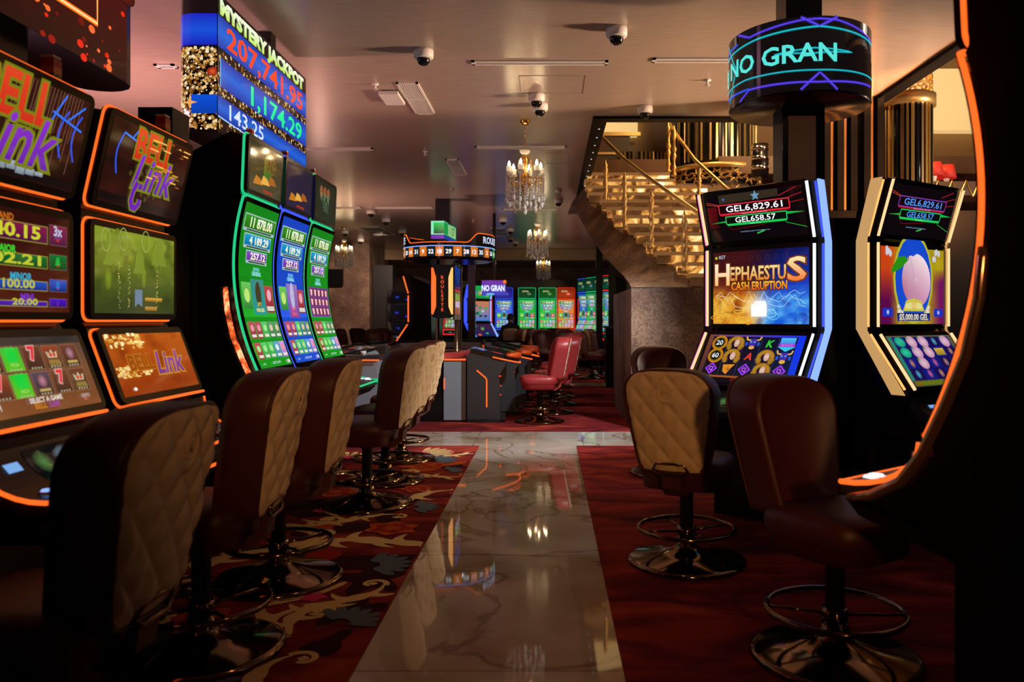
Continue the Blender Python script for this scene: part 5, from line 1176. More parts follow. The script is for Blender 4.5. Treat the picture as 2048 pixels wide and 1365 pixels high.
for i, (x, y, d_) in enumerate(((-2.70, 10.80, -55), (-3.12, 11.66, -80), (-3.14, 12.48, -90), (-3.05, 13.32, -98), (-2.5, 14.2, -135), (-1.6, 14.6, 178), (-.72, 14.3, 150))):
    terminal('grey roulette terminal on the far side, '+['front corner beside the slot bank', 'second round the wheel from the corner', 'third round the wheel from the corner', 'with small orange lights behind the wheel', 'back corner of the ring', 'straight behind the wheel', 'back corner near the blue machine'][i], (x, y, 0), d_, i % 2, False, True)
def cup(x, y, z, label):
    m = MB().use(M_white, True); m.lathe([(0, 0), (.028, 0), (.036, .05), (.032, .05), (.026, .01), (0, .01)], (x, y, z), 16); tag(m.build('ashtray'), label, 'ashtray', 'white ashtrays')
cup(1.173, 2.507, .832, 'white ashtray on the orange edged deck'); cup(-1.47, 7.0, .785, 'white ashtray on the green lit deck of the curved trio'); cup(-2.32, 9.95, .86, 'white ashtray on the grey roulette counter')
m = MB().use(M_dark); m.box((-1.62, 6.96, .74), (-1.38, 7.22, .765)); m.use(M_led['green'], True).tube([(-1.62, 6.955, .755), (-1.375, 6.955, .755), (-1.375, 7.22, .755)], .006, 6); tag(m.build('side_shelf'), 'small dark shelf with a green glowing edge by the curved trio', 'shelf')
m = MB().use(M_grey); m.box((-2.60, 9.80, .0), (-2.12, 10.12, .82)); m.use(M_dark); m.box((-2.64, 9.75, .82), (-2.08, 10.14, .86)); m.use(M_led['orange']); m.box((-2.64, 9.74, .80), (-2.08, 9.75, .815)); tag(m.build('roulette_counter'), 'grey counter with orange edge beside the roulette wheel unit', 'counter')
# ------------------------------------------------------------------ rear signs and machines
r = thing('led_sign', 'small violet LED sign reading NO GRAN at the back of the hall', 'sign', (-1.235, 17.6, 0))
m = MB().use(M_black); m.box((-.265, 0, 1.84), (.265, .3, 2.17)); m.build('housing', r); m = MB().use(M_black); m.cbox((0, .15, 2.915), (.07, .07, 1.49)); m.build('hanger', r)
mb = MB(); c = Canvas(.66, .41, lambda u, v, d: Vector((u*.8, -.003-d, 1.84+v*.8)), step=.002); c.rect(-.33, 0, .33, .41, K(60, 70, 190), K(120, 50, 160)); c.up(); c.disc(.30, .37, .05, K(255, 120, 20)); c.disc(-.1, .03, .12, K(110, 190, 230), .03); c.up().text('NO GRAN', -.02, .12, .15, W_, bold=.03, maxw=.62, out=K(90, 120, 250), outw=.04); c.emit_into(mb); build_plain(mb, 'display', r)
r = thing('led_sign', 'small green edged LED box sign above the roulette crown', 'sign', (-2.26, 15.2, 0))
zb, zt = 2.94, 3.16
m = MB().use(M_black); m.prism_z([(-.0, 0), (.25, 0), (.34, 1.1), (.09, 1.1)], zb-.12, zt+.04); m.cbox((.17, .5, (zt+CEIL)/2), (.28, .28, CEIL-zt)); m.build('housing', r)
mb = MB(); c = Canvas(.25, .34, lambda u, v, d: Vector((u, -.004-d, zb-.10+v)), step=.002); c.rect(0, 0, .25, .07, K(110, 50, 170)); c.rect(0, .08, .25, .34, K(150, 230, 190)); c.up().rect(.05, .10, .25, .31, K(16, 60, 30), K(30, 200, 80)); c.emit_into(mb)
c = Canvas(1.1, .34, lambda u, v, d: Vector((.25+.0815*u+.997*(.004+d), .997*u-.0815*(.004+d), zb-.10+v)), step=.002); c.rect(0, 0, 1.1, .07, K(30, 60, 150)); c.rect(0, .08, 1.1, .34, K(60, 160, 120)); c.up(); c.rect(.0, .10, .3, .31, K(20, 150, 60)); c.rect(.36, .10, 1.05, .31, K(150, 200, 130)); c.up().text('1 157', .70, .13, .15, K(20, 90, 40), bold=.03, maxw=.5); c.emit_into(mb); build_plain(mb, 'display', r)
def bigtop(col):
    def f(c): c.rect(-c.w/2, 0, c.w/2, c.h, col, tuple(x*.5 for x in col[:3])+(1,)); c.up(); c.text('EXTRA', -.05, c.h*.62, .05, K(220, 200, 140), bold=.03); c.disc(.08, c.h*.4, .07, tuple(min(1, x*2+.1) for x in col[:3])+(1,), .04)
    return f
GBk = 'slot machines along the back wall'
for px, lb, led, bg, bg2, tp in ((1054, 'green back wall machine with dark green topper, first right of the seated person', 'green', K(20, 165, 40), K(40, 190, 60), K(10, 70, 26)), (1095, 'green back wall machine with yellow shapes on its topper', 'green', K(16, 180, 40), K(40, 190, 60), K(16, 90, 26)),
                            (1132, 'orange back wall machine with glowing orange screen', 'red', K(225, 120, 40), K(220, 130, 50), K(170, 56, 16)), (1174, 'red edged back wall machine half hidden by the curved bank', 'red', K(170, 60, 50), K(150, 50, 40), K(120, 20, 20)),
                            (1008, 'blue back wall machine behind the seated person', 'blue', K(60, 110, 230), K(50, 90, 220), K(50, 40, 160)), (966, 'red back wall machine partly under the violet sign', 'red', K(190, 60, 40), K(190, 50, 40), K(140, 40, 20)), (905, 'red lit back wall machine between the roulette poles', 'red', K(120, 90, 60), K(100, 60, 60), K(20, 40, 110))):
    curved_machine('slot_machine', lb, ((px-1100)*29/FPX, 29, 0), 0, M_led[led], portrait(bg, bg2, 0, True), bigtop(tp), GBk, w=.64, detail=False, lamp_on=False, led_r=.012)
cs = [(1.50, 20.9), (1.30, 21.5), (1.10, 22.1), (.90, 22.7)]
for i, (x, y) in enumerate(cs):
    curved_machine('slot_machine', ['blue edged machine at the near end of the turned bank of four screens', 'green lit machine second in the turned bank of four screens', 'green lit machine third in the turned bank of four screens', 'teal machine at the far end of the turned bank of four screens'][i], (x, y, 0), -66, M_led[['red', 'green', 'green', 'blue'][i]], portrait([K(90, 150, 170), K(40, 160, 60), K(36, 160, 70), K(50, 120, 190)][i], [K(60, 120, 170), K(30, 140, 60), K(30, 150, 80), K(30, 90, 170)][i], 0, True), bigtop(K(16, 70, 50)), 'slot machines of the turned rear bank', w=.60, detail=False, lamp_on=False, led_r=.012)
def plainpic(cols):
    def f(c):
        random.seed(len(cols)*3); c.rect(-c.w/2, 0, c.w/2, c.h, cols[0], cols[1]); c.up()
        for i in range(14): u, v = random.uniform(-.4, .4)*c.w, random.uniform(.1, .8)*c.h; c.rect(u-.05, v-.02, u+.05, v+.03, random.choice(cols))
    return f
gcol = [K(20, 150, 60), K(30, 170, 80), K(160, 210, 190), K(200, 120, 60), K(60, 120, 200)]
landscape_machine('slot_machine', 'machine with bright blue bent side lights beyond the roulette terminals', (-1.70, 19.3, 0), 52, PR, .74, (plainpic(gcol), plainpic(gcol[::-1]+[K(20, 60, 40)]), plainpic([K(20, 30, 90), K(60, 30, 60), K(220, 90, 30), K(30, 160, 90)])), None, 'side', 'angular machines around the roulette', False, False, side=((M_led['ice'], M_led['blue'], M_led['blue']), (M_led['ice'], M_led['blue'], M_matte)), lw=2.2)
landscape_machine('slot_machine', 'machine with an orange bent outline seen from its side, left of the pylon', (-2.62, 15.6, 0), -100, PR, .74, (plainpic([K(60, 20, 10), K(30, 10, 8)]),)*3, None, 'side', 'angular machines around the roulette', False, False, side=((M_led['amber'], M_led['red'], M_matte), (M_led['orange'], M_matte, M_matte)), lw=1.4)
landscape_machine('slot_machine', 'dark machine with blue speckled screens in the doorway at the back', (-4.35, 23.5, 0), 30, PR, .72, (plainpic([K(3, 4, 10), K(3, 5, 14), K(3, 5, 14), K(3, 5, 14), K(30, 50, 200)]),)*3, None, 'side', 'angular machines around the roulette', False, False, side=((M_matte, M_matte, M_matte), (M_matte, M_matte, M_matte)))
r = thing('black_cabinet', 'tall black cabinet at the foot of the stairs wall, rear of the hall', 'cabinet', (1.42, 15.2, 0)); m = MB().use(M_black); m.box((-.36, 0, 0), (.24, .5, 1.14)); m.build('body', r); m = MB().use(M_dark); m.box((-.40, -.03, 1.14), (.28, .5, 1.18)); m.build('top', r)
for px, Y, lb in ((1200, 19.2, 'thin black post right of the turned bank'), (1226, 18.2, 'thick black post over the tall black cabinet'), (941, 17.2, 'black post between the pylon and the blue lit machine')):
    post('post', (px-1100)*Y/FPX, Y+.3, 0, 2.5 if px == 941 else CEIL, .16, M_black, lb)
# wall screen on the pier
r = thing('wall_screen', 'dark wall screen on the plaster pier', 'screen', (-6.62, 24.45, 0)); m = MB().use(M_black); m.box((-.32, -.03, 2.35), (.30, .06, 2.85)); m.build('panel', r); m = MB().use(M_matte); m.box((-.05, .05, 2.5), (.05, .16, 2.7)); m.build('bracket', r)

# ------------------------------------------------------------------ seated person
def person():
    pr = thing('person', 'person in dark clothes seated with the back to the aisle, at the blue lit machine', 'person', (P(1021, 640, 21).x, 21, 0), R(184))
    V = {}
    pts = [((0, .02, .62), .15), ((0, .05, .80), .145), ((0, .06, .98), .165), ((0, .04, 1.12), .14), ((0, .02, 1.20), .055), ((0, 0, 1.27), .055)]
    me = D.meshes.new('body'); vs = [p for p, _ in pts]; ed = [(i, i+1) for i in range(5)]; rad = [q for _, q in pts]
    for s in (-1, 1):
        k = len(vs); vs += [(s*.19, .04, 1.10), (s*.25, -.04, .88), (s*.17, -.28, .84), (s*.14, -.36, .85)]; rad += [.07, .052, .042, .038]; ed += [(3, k), (k, k+1), (k+1, k+2), (k+2, k+3)]
        k = len(vs); vs += [(s*.10, -.02, .60), (s*.13, -.42, .60), (s*.13, -.40, .20), (s*.13, -.52, .17)]; rad += [.10, .07, .05, .04]; ed += [(0, k), (k, k+1), (k+1, k+2), (k+2, k+3)]
    me.from_pydata(vs, ed, []); o = D.objects.new('body', me); COL.objects.link(o); o.parent = pr; me.materials.append(M_cloth)
    mo = o.modifiers.new('skin', 'SKIN'); sv = me.skin_vertices[0].data
    for i, q in enumerate(rad): sv[i].radius = (q, q)
    sv[0].use_root = True; ss = o.modifiers.new('sub', 'SUBSURF'); ss.levels = 2; ss.render_levels = 2
    m = MB().use(M_skin, True); m.lathe([(.0, 1.20), (.05, 1.21), (.068, 1.26), (.08, 1.32), (.082, 1.37), (.07, 1.42), (.04, 1.45), (0, 1.458)], n=20)
    m.lathe([(0, -.02), (.012, -.015), (.014, .01), (.006, .035), (0, .04)], (0, -.085, 1.33), 8)
    for s in (-1, 1): m.sphere((s*.083, .0, 1.33), .022, 8, 6, 1.3); m.use(M_hair, True).sphere((s*.028, -.076, 1.352), .008, 6, 5); m.use(M_skin, True)
    m.build('head', pr)
    m = MB().use(M_hair, True); m.loft([[(1.05*r_*math.cos(a), .012+1.1*r_*math.sin(a), z) for a in [(-.45+1.0*PI+.9)*i/14-.45+.0 for i in range(15)]] for r_, z in ((.07, 1.30), (.083, 1.35), (.084, 1.39), (.074, 1.43), (.045, 1.458), (.005, 1.468))], False, False, False); m.build('hair', pr)
    for s in (-1, 1):
        m = MB().use(M_skin, True); b = Vector((s*.14, -.37, .852)); m.loft([[(b.x+dx, b.y-q, b.z+dz) for dx, dz in ((-.035, -.012), (.035, -.012), (.035, .012), (-.035, .012))] for q in (0, .08)])
        for k in range(4): x = b.x-.027+.018*k; L = (.06, .07, .066, .05)[k]; m.tube([(x, b.y-.08, b.z), (x, b.y-.08-L*.6, b.z-.004), (x, b.y-.08-L, b.z-.022)], [.009, .008, .006], 6)
        m.tube([(b.x-s*.035, b.y-.02, b.z), (b.x-s*.06, b.y-.05, b.z-.005), (b.x-s*.065, b.y-.085, b.z-.012)], [.01, .009, .007], 6); m.build('hand', pr)
person()
stool((1021-1100)*21/FPX, 21, 184, 'dark rear stool the seated person sits on', GF)
# ------------------------------------------------------------------ stairs
r = thing('staircase', 'curving staircase of glowing onyx steps with gold handrails', 'staircase', (0, 0, 0))
LX = [(1384, 565), (1357, 545), (1316, 526), (1295, 507), (1275, 486), (1258, 464), (1229, 446), (1216, 430), (1204, 416), (1178, 402), (1174, 386), (1172, 371), (1176, 356)]
NS = 13; Y0, DYS, Z0, DZS = 9.55, .29, 1.70, .1535
steps = []
for k in range(-11, NS):
    Y = Y0+DYS*k; z = Z0+DZS*(k+1)
    if k >= 0: x = (LX[k][0]-1100)*Y/FPX
    else: x = (1384-1100)*Y0/FPX+.16*(-k)
    xr = [3.0, 3.0, 3.0, 2.9, 2.8, 2.7, 2.6, 2.55, 2.5, 2.5, 2.45, 2.0, 1.95][k] if k >= 0 else x+1.5
    steps.append((k, Y, z, x, xr))
for k, Y, z, x, xr in steps:
    if k < -3: continue
    m = MB().use(M_onyx); m.box((x, Y, z-DZS), (xr, Y+DYS+.25, z-.045)); m.use(M_onyxd); m.box((x-.02, Y-.03, z-.045), (xr, Y+DYS+.06, z)); m.build('step', r)
# outer wall and curved soffit in damask plaster
m = MB().use(M_plaster)
OUT = [(1262, 575, 10), (1258, 566, 1), (1247, 552, 2), (1232, 538, 3), (1217, 521, 4), (1202, 504, 5), (1190, 488, 6), (1178, 470, 7), (1168, 452, 8), (1160, 438, 9), (1153, 425, 10), (1148, 415, 11), (1145, 404, 12)]
secs = []
for k in range(NS):
    Y = Y0+DYS*k; z = Z0+DZS*k-.02; x = steps[k+11][3]
    o_ = P(OUT[k][0], OUT[k][1], Y)
    secs.append([(o_.x, Y, o_.z), (x-.01 if k else o_.x, Y, z if k else o_.z+.001), (x+.0, Y, z), (3.2, Y, z), (3.2, Y, o_.z)])
secs.append([(secs[-1][0][0]-.02, 15.9, 3.4), (secs[-1][1][0], 15.9, 3.6), (secs[-1][2][0], 15.9, 3.6), (3.2, 15.9, 3.6), (3.2, 15.9, 3.4)])
m.loft(secs); m.build('stringer', r)
m = MB().use(M_plaster)
x0 = P(1262, 575, Y0).x
m.prism_y([(x0, 0), (4.2, 0), (4.2, 1.3), (steps[11][3]+.12, Z0-.02), (steps[11][3]-.02, Z0-.02), (x0, P(1262, 577, Y0).z)], Y0-.03, Y0+2.6)
m.build('stair_wall', r)
def baluster(b, t):
    m = MB().use(M_goldp, True); h = t.z-b.z
    pr = [(0, 0), (.035, 0), (.035, .04), (.018, .06), (.022, .12), (.034, .17), (.02, .22), (.016, .30), (.024, .36), (.036, .42), (.02, .46), (.026, .50), (.036, .55), (.022, .62), (.016, .70), (.024, .78), (.034, .84), (.018, .90), (.03, .94), (.014, .97), (.004, 1.05), (0, 1.06)]
    m.lathe([(q*1.25, z*h) for q, z in pr], b, 12); m.build('baluster', r)
for (bx, by), (tx, ty), Y in (((1211, 420), (1212, 325), 11.9), ((1249, 462), (1248, 350), 11.0), ((1303, 498), (1303, 385), 10.25), ((1369, 545), (1369, 425), 9.62), ((1337, 345), (1337, 250), 12.6), ((1348, 352), (1347, 256), 12.3), ((1398, 395), (1398, 335), 11.6)):
    baluster(P(bx, by, Y), P(tx, ty, Y))
def rail(pp, rr=.026):
    m = MB().use(M_goldp, True); m.tube([P(*q) for q in pp], rr, 8); m.build('handrail', r)
M_rail = M_goldp
rail([(1186, 258, 12.6), (1212, 282, 12.0), (1248, 318, 11.1), (1303, 360, 10.3), (1369, 407, 9.65), (1405, 432, 9.35), (1460, 475, 8.9)])
rail([(1335, 240, 12.9), (1347, 262, 12.5), (1390, 320, 11.7), (1450, 374, 11.0), (1500, 420, 10.5)])
m = MB().use(M_wood); m.box((.64, 13.45, 3.72), (2.0, 15.9, 4.0)); tag(m.build('stair_landing'), 'dark upper landing at the head of the onyx stairs', 'landing')
# ------------------------------------------------------------------ gold curtain columns, lattice parapets, slats
def strips(parent, name, cx, cy, rad, z0, z1, n, w, a0=0, a1=2*PI, mm=(None,)):
    m = MB(); random.seed(int(cx*100))
    for i in range(n):
        a = a0+(a1-a0)*(i+.5)/n; m.use(mm[i % len(mm)]); rz = a+PI/2
        m.cbox((cx+rad*math.cos(a), cy+rad*math.sin(a), (z0+z1)/2), (w*random.uniform(.5, 1.1), .02, z1-z0), rz+random.uniform(-.5, .5))
    o = m.build(name, parent); return o
def lattice(parent, name, cx, cy, rad, z0, z1, cells, mm, a0=0, a1=2*PI):
    m = MB().use(mm); H = z1-z0; cw = (a1-a0)/cells
    def pt(a, z): return (cx+rad*math.cos(a), cy+rad*math.sin(a), z)
    rw = max(1, round(H/(cw*rad)))
    ch = H/rw
    for i in range(cells):
        for j in range(rw):
            ca, cz = a0+(i+.5)*cw, z0+(j+.5)*ch
            for k in range(8):
                th = k*PI/4+.3; p = [pt(ca+.18*cw*math.cos(th-.39), cz+.18*ch*math.sin(th-.39)), pt(ca+.62*cw*math.cos(th), cz+min(.5, .62)*ch*math.sin(th)), pt(ca+.18*cw*math.cos(th+.39), cz+.18*ch*math.sin(th+.39))]
                m.tube(p, .011, 4)
    for z in (z0, z1): m.tube([pt(a0+(a1-a0)*i/48, z) for i in range(48 if a1-a0 > 6 else 49)], .02, 6, a1-a0 > 6)
    return m.build(name, parent)
cx, cy, cr = (1432-1100)*13.6/FPX, 13.6, .70
r = thing('curtain_column', 'round column of gold mirror strips above a gold lattice parapet', 'column', (0, 0, 0))
m = MB().use(M_black, True); m.lathe([(cr-.1, 3.84), (cr-.1, 6.6)], (cx, cy, 0), 32); m.build('core', r)
strips(r, 'gold_strips', cx, cy, cr-.04, 3.90, 6.6, 84, .04, mm=(M_gstrip, M_black, M_black, M_mirror, M_black)); lattice(r, 'lattice', cx, cy, cr+.05, 3.22, 3.78, 16, M_goldp)
m = MB().use(M_goldp, True); m.lathe([(cr+.02, 3.78), (cr+.08, 3.78), (cr+.08, 3.84), (cr-.1, 3.84)], (cx, cy, 0), 40); m.use(M_matte, True).lathe([(cr-.12, 3.2), (cr-.12, 3.8)], (cx, cy, 0), 32); m.build('rim', r)
tag(r, r['label'], 'column', 'round gold curtain columns')
cx, cy, cr = (1815-1100)*10.4/FPX, 10.4, .31
r = thing('curtain_column', 'round column of bright gold strips beside the black slats, upper right', 'column', (0, 0, 0), 0, 'round gold curtain columns')
m = MB().use(M_black, True); m.lathe([(cr-.07, 2.7), (cr-.07, 4.1)], (cx, cy, 0), 28); m.build('core', r)
strips(r, 'gold_strips', cx, cy, cr-.02, 2.78, 4.05, 30, .045, mm=(M_gstrip, M_gstrip, M_black, M_mirror)); lattice(r, 'lattice', cx, cy, cr-.02, 4.2, 4.75, 9, M_goldp)
m = MB().use(M_goldp, True); m.lathe([(cr, 4.05), (cr+.03, 4.05), (cr+.03, 4.2), (cr-.05, 4.2)], (cx, cy, 0), 32); m.lathe([(cr, 2.7), (cr+.03, 2.7), (cr+.03, 2.78), (cr-.05, 2.78)], (cx, cy, 0), 32); m.build('rim', r)
r = thing('slat_screen', 'screen of upright black slats with bronze mirror strips behind the pod', 'partition', (2.72, 8.45, 0))
m = MB().use(M_black); m.box((0, .05, 0), (.82, .10, CEIL)); m.build('backing', r)
m = MB().use(M_black)
for i in range(6): m.box((.02+i*.14, -.05, 0), (.09+i*.14, .05, CEIL))
m.build('slats', r)
m = MB().use(M_mirror)
for i in (0, 1, 2, 4): m.box((.095+i*.14, .0, 0), (.135+i*.14, .045, CEIL))
m.build('mirror_strips', r)
m = MB().use(M_black); m.box((2.5, 8.2, 0), (6.5, 8.3, 2.42)); tag(m.build('partition'), 'low black partition wall behind the pod', 'partition')
r = thing('slat_screen', 'small group of gold mirror strips at the stair head', 'partition', (1.36, 15.2, 0))
strips(r, 'gold_strips', .3, 1.6, 1.6, 4.01, 4.5, 26, .05, PI*1.42, PI*1.62, (M_gstrip, M_black, M_gstrip, M_black))
# upper bar counter with lamps
r = thing('bar_counter', 'upper bar ledge with gold lattice at the right edge of the atrium', 'counter', (5.5, 11.6, 0))
m = MB().use(M_wood); m.box((-.7, -.05, 3.1), (1.6, .6, 3.30)); m.build('ledge', r); m = MB().use(M_goldp)
for i in range(8): m.tube([(-.6+i*.2, -.06, 3.08), (-.5+i*.2, -.06, 3.31), (-.4+i*.2, -.06, 3.08)], .012, 4)
m.build('lattice', r)
for i, (px, py, Y) in enumerate(((1868, 352, 11.7), (1893, 345, 11.9))):
    b = P(px, py, Y); r = thing('table_lamp', ['red shaded lamp nearer the gold column', 'red shaded lamp with a cream base nearer the orange tube'][i], 'lamp', (b.x, b.y, 3.30), 0, 'red lamps on the upper bar')
    m = MB().use(M_shade, True); m.lathe([(.14, .1), (.10, .3), (.09, .3), (.13, .1)], n=20); m.build('lamp_shade', r); m = MB().use(M_opal, True); m.lathe([(0, .002), (.07, .002), (.03, .04), (.04, .1), (0, .12)], n=14); m.build('base', r)
b = P(1520, 352, 12.3); m = MB().use(M_black, True); m.lathe([(.0, 0), (.13, 0), (.13, .5), (0, .5)], (b.x, b.y, 3.5), 20); m.use(M_chrome, True)
for z in (.1, .25, .4): m.lathe([(.13, z), (.135, z), (.135, z+.06), (.13, z+.06)], (b.x, b.y, 3.5), 20)
tag(m.build('ringed_post'), 'short black post with chrome rings beside the lattice parapet', 'post')
# ------------------------------------------------------------------ ceiling fittings
def dome(px, py, label, s=1.0, Y=None, z=None):
    p = PC(px, py) if Y is None else Vector(((px-1100)*Y/FPX, Y, z))
    if p.y > 27: p = Vector((p.x/p.y*26.8, 26.8, CEIL))
    r = thing('dome_camera', label, 'camera', p, 0, 'dome cameras on the ceiling')
    m = MB().use(M_white, True); m.lathe([(.085*s, 0), (.088*s, -.03*s), (.086*s, -.065*s), (.074*s, -.078*s), (0, -.078*s)], n=24); m.build('housing', r)
    m = MB().use(M_dome, True); m.lathe([(.058*s, -.078*s), (.056*s, -.10*s), (.042*s, -.125*s), (.02*s, -.137*s), (0, -.139*s)], n=20); m.build('dome', r)
for px, py, lb in ((847, 100, 'white dome camera nearest to the jackpot sign'), (1233, 56, 'white dome camera near the top edge, right of the long air slot'), (1290, 213, 'white dome camera at the front edge of the stairwell'), (1073, 189, 'upper of the two dome cameras above the large chandelier'), (1080, 208, 'lower of the two dome cameras above the large chandelier'),
        (1117, 399, 'dome camera beside the far corner of the stairwell trim'), (742, 420, 'dome camera above the plaster pier, first from the curved slots'), (772, 437, 'dome camera second from the curved slots'), (690, 461, 'dome camera low beside the curved trio'), (805, 461, 'dome camera just left of the roulette crown'), (721, 478, 'dome camera over the plaster pier edge'),
        (1006, 437, 'dome camera right of the small green sign'), (1021, 457, 'top of three dome cameras left of the second chandelier'), (1021, 474, 'middle of three dome cameras left of the second chandelier'), (1031, 483, 'lowest of three dome cameras left of the second chandelier')):
    dome(px, py, lb, 1.0 if py < 400 else 1.15)
p = PC(1117, 380); m = MB().use(M_white, True); m.lathe([(.06, 0), (.06, -.03), (.04, -.05), (0, -.05)], p, 18); tag(m.build('smoke_detector'), 'round white smoke detector by the stairwell corner', 'smoke detector')
for px, py, lb in ((751, 168, 'small white sprinkler left of the square panel light'), (1415, 160, 'small white sprinkler beside the round NO GRAN sign'), (850, 303, 'small white sprinkler above the second air grille'), (904, 378, 'small white sprinkler in the middle of the ceiling'), (946, 440, 'small sprinkler behind the roulette crown')):
    p = PC(px, py); m = MB().use(M_white, True); m.lathe([(.035, 0), (.035, -.008), (.012, -.012), (.010, -.05), (0, -.05)], p, 14); m.tube([p+Vector((-.025, 0, -.045)), p+Vector((0, 0, -.07)), p+Vector((.025, 0, -.045))], .004, 5); tag(m.build('sprinkler'), lb, 'sprinkler', 'sprinklers')
p = PC(784, 191); m = MB().use(M_white); m.cbox((p.x, p.y, CEIL-.03), (.20, .42, .035)); m.use(M_matte).cbox((p.x, p.y, CEIL-.008), (.16, .36, .016)); tag(m.build('access_point'), 'flat white box hanging under the ceiling beside the air grille', 'box')
def grille(x0, x1, y0, y1, n, label, dark=False):
    r = thing('air_grille', label, 'vent', ((x0+x1)/2, (y0+y1)/2, CEIL), 0, 'louvred air grilles'); a, b = (x1-x0)/2, (y1-y0)/2
    m = MB().use(M_white)
    for q in ((-a, -b, a, -b+.03), (-a, b-.03, a, b), (-a, -b, -a+.025, b), (a-.025, -b, a, b)): m.box((q[0], q[1], -.014), (q[2], q[3], 0))
    m.build('frame', r); m = MB().use(M_matte); m.box((-a+.01, -b+.01, -.003), (a-.01, b-.01, -.001)); m.build('backing', r)
    m = MB().use(M_white)
    for i in range(n): x = -a+.03+(2*a-.06)*(i+.5)/n; m.box((x-.006, -b+.03, -.012), (x+.006, b-.03, -.004))
    if n > 5: m.box((-a, -.01, -.013), (a, .01, -.004))
    m.build('louvres', r)
grille(-1.53, -1.31, 7.93, 9.15, 8, 'long white louvred grille left of the large chandelier'); grille(-1.54, -1.34, 11.75, 13.0, 6, 'white louvred grille in the middle of the ceiling'); grille(-4.9, -4.3, 20.3, 22.2, 6, 'dull square grille above the plaster pier'); grille(-1.6, -1.15, 20.6, 22.4, 6, 'dull square grille behind the roulette crown')
def slot(px0, px1, py, label, wd=.11):
    a, b = PC(px0, py), PC(px1, py); r = thing('air_slot', label, 'vent', ((a.x+b.x)/2, a.y, CEIL), 0, 'linear air slots'); h = (b.x-a.x)/2
    m = MB().use(M_white); m.box((-h, -wd/2, -.014), (h, -wd/2+.03, 0)); m.box((-h, wd/2-.03, -.014), (h, wd/2, 0)); m.box((-h, -wd/2, -.014), (-h+.03, wd/2, 0)); m.box((h-.03, -wd/2, -.014), (h, wd/2, 0)); m.box((-h, -.008, -.012), (h, .008, -.003)); m.build('frame', r)
    m = MB().use(M_matte); m.box((-h+.01, -wd/2+.01, -.003), (h-.01, wd/2-.01, -.001)); m.build('backing', r)
for a, b, y, lb in ((943, 1216, 124, 'long white air slot above the large chandelier'), (1304, 1560, 119, 'long air slot running behind the round NO GRAN sign'), (950, 1134, 295, 'white air slot behind the top of the large chandelier'), (560, 748, 298, 'white air slot right of the jackpot sign'), (748, 868, 416, 'far air slot above the roulette crown'), (640, 724, 416, 'far air slot beside the curved trio'), (1004, 1116, 419, 'far air slot behind the large chandelier'), (312, 352, 131, 'air slot left of the jackpot sign')):
    slot(a, b, y, lb, .11 if y < 200 else .14)
for q, lb in (((1037, 1172, 151, 187), 'access hatch outline above the large chandelier'), ((1092, 1140, 306, 328), 'small access hatch outline left of the stairwell')):
    a, b = PC(q[0], q[2]), PC(q[1], q[3]); y0, y1 = a.y, b.y; x0, x1 = a.x, (q[1]-1100)*y0/FPX
    m = MB().use(mat('hatch_joint', (.30, .25, .21), .5))
    for s in ((x0, y0, x1, y0+.012), (x0, y1-.012, x1, y1), (x0, y0, x0+.008, y1), (x1-.008, y0, x1, y1)): m.box((s[0], s[1], CEIL-.003), (s[2], s[3], CEIL))
    tag(m.build('access_hatch'), lb, 'hatch', 'ceiling hatches')
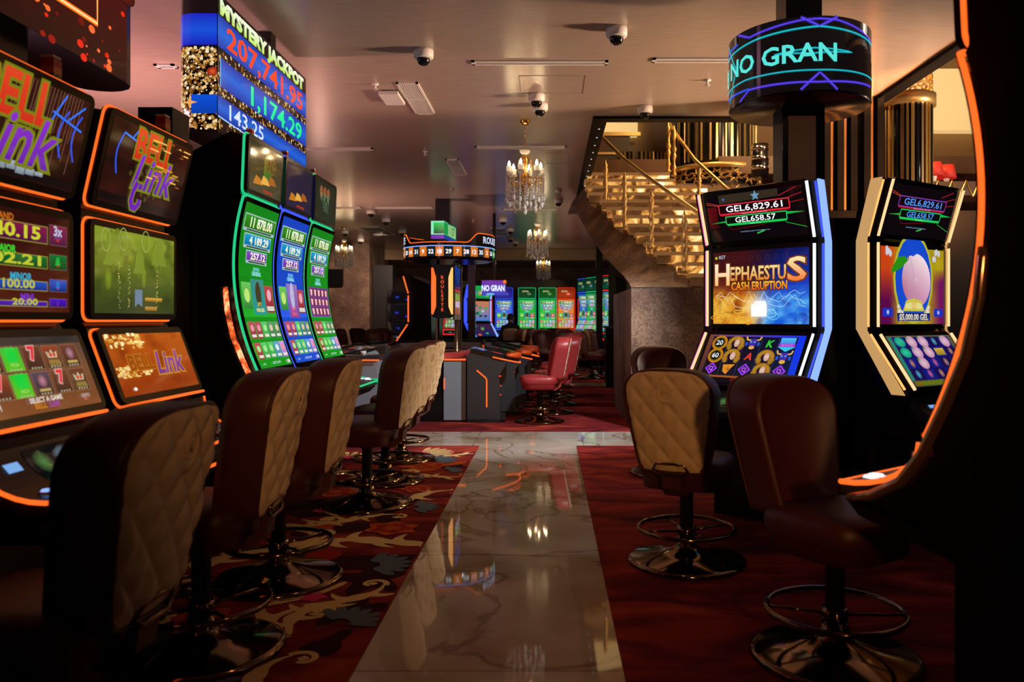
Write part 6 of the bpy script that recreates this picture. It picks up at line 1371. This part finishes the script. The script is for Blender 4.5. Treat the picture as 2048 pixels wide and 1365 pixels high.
# ------------------------------------------------------------------ chandeliers
def chandelier(x, y, label):
    r = thing('chandelier', label, 'chandelier', (x, y, CEIL), 0, 'crystal chandeliers')
    m = MB().use(M_gold, True); m.lathe([(.06, 0), (.062, -.02), (.045, -.05), (.012, -.065), (0, -.065)], n=24); m.build('canopy', r)
    m = MB().use(M_gold, True); m.tube([(0, 0, -.06), (0, 0, -.17)], .004, 6)
    for i in range(6):
        z = -.175-.028*i; ax = (1, 0) if i % 2 else (0, 1); m.tube([(ax[0]*.009*math.cos(a), ax[1]*.009*math.cos(a), z+.018*math.sin(a)) for a in [k/10*2*PI for k in range(10)]], .003, 5, True)
    m.build('chain', r)
    m = MB().use(M_gold, True); m.lathe([(0, -.34), (.012, -.34), (.018, -.40), (.028, -.45), (.02, -.50), (.035, -.56), (.05, -.60), (.03, -.66), (.012, -.70), (0, -.70)], n=16); m.build('stem', r)
    m = MB().use(M_crystal, True); m.lathe([(.03, -.36), (.06, -.345), (.065, -.34), (.055, -.37), (.03, -.385)], n=16); m.build('crown_dish', r)
    for i in range(6):
        a = 2*PI*i/6+.3; ca, sa = math.cos(a), math.sin(a)
        def q(rr, z): return (rr*ca, rr*sa, z)
        m = MB().use(M_gold, True); m.tube([q(.03, -.55), q(.06, -.62), q(.12, -.645), (.175*ca, .175*sa, -.60), q(.178, -.56)], .007, 6); m.tube([q(.03, -.40), q(.07, -.43), q(.075, -.50), q(.035, -.56)], .005, 5); m.build('arm', r)
        m = MB().use(M_crystal, True); m.lathe([(.012, -.565), (.038, -.545), (.045, -.53), (.036, -.545), (.01, -.558)], (.178*ca, .178*sa, 0), 14); m.build('bobeche', r)
        m = MB().use(M_opal, True); m.lathe([(.028, -.548), (.031, -.50), (.034, -.488), (.02, -.50), (0, -.50)], (.178*ca, .178*sa, 0), 14); m.build('candle_cup', r)
        m = MB().use(M_bulb, True); m.lathe([(0, -.50), (.008, -.495), (.015, -.465), (.013, -.445), (.005, -.415), (0, -.405)], (.178*ca, .178*sa, 0), 12); m.build('bulb', r)
        for rr, da, z0, nb, sz in ((.205, .0, -.57, 8, .011), (.20, .35, -.585, 9, .010), (.205, .70, -.575, 7, .011), (.13, .25, -.63, 8, .010), (.12, .78, -.62, 7, .010)):
            m = MB().use(M_crystal, True); x_, y_ = rr*math.cos(a+da), rr*math.sin(a+da)
            for k in range(nb): m.sphere((x_, y_, z0-.021*k), sz, 6, 4)
            m.sphere((x_, y_, z0-.021*nb-.018), .019, 8, 5, 1.2); m.build('crystal_strand', r)
        m = MB().use(M_crystal, True)
        for k in range(1, 10): t = k/10; aa = a+2*PI/6*t; m.sphere((.19*math.cos(aa), .19*math.sin(aa), -.60-.10*math.sin(PI*t)), .0075, 6, 4)
        m.build('crystal_swag', r)
    m = MB().use(M_gold, True); m.tube([(.18*math.cos(k/32*2*PI), .18*math.sin(k/32*2*PI), -.585) for k in range(32)], .006, 6, True); m.build('hoop', r)
    m = MB().use(M_crystal, True)
    for k in range(4): m.sphere((0, 0, -.71-.024*k), .010, 8, 5)
    m.sphere((0, 0, -.83), .026, 10, 6, 1.2); m.build('pendant', r)
    for k in kids(r):
        for v in k.data.vertices:
            if v.co.z < -.34:
                if k.name.startswith('bulb'): v.co.z = -.572+(v.co.z+.50)*.85
                else: v.co.z = -.34+(v.co.z+.34)*1.5
                v.co.x *= 1.08; v.co.y *= 1.08
    return r
ch = chandelier((1050-1100)/FPX*9.44, 9.44, 'large crystal chandelier with lit candles hanging nearest over the aisle')
dup(ch, (-.262, 16.7, CEIL), .4, 'second crystal chandelier, seen beyond and below the large one')
dup(ch, (-.21, 25.4, CEIL), .8, 'third and smallest crystal chandelier before the dropped beam')
dup(ch, (-5.2, 20.2, CEIL), .2, 'crystal chandelier half hidden behind the curved slot trio', None, 'crystal chandeliers')
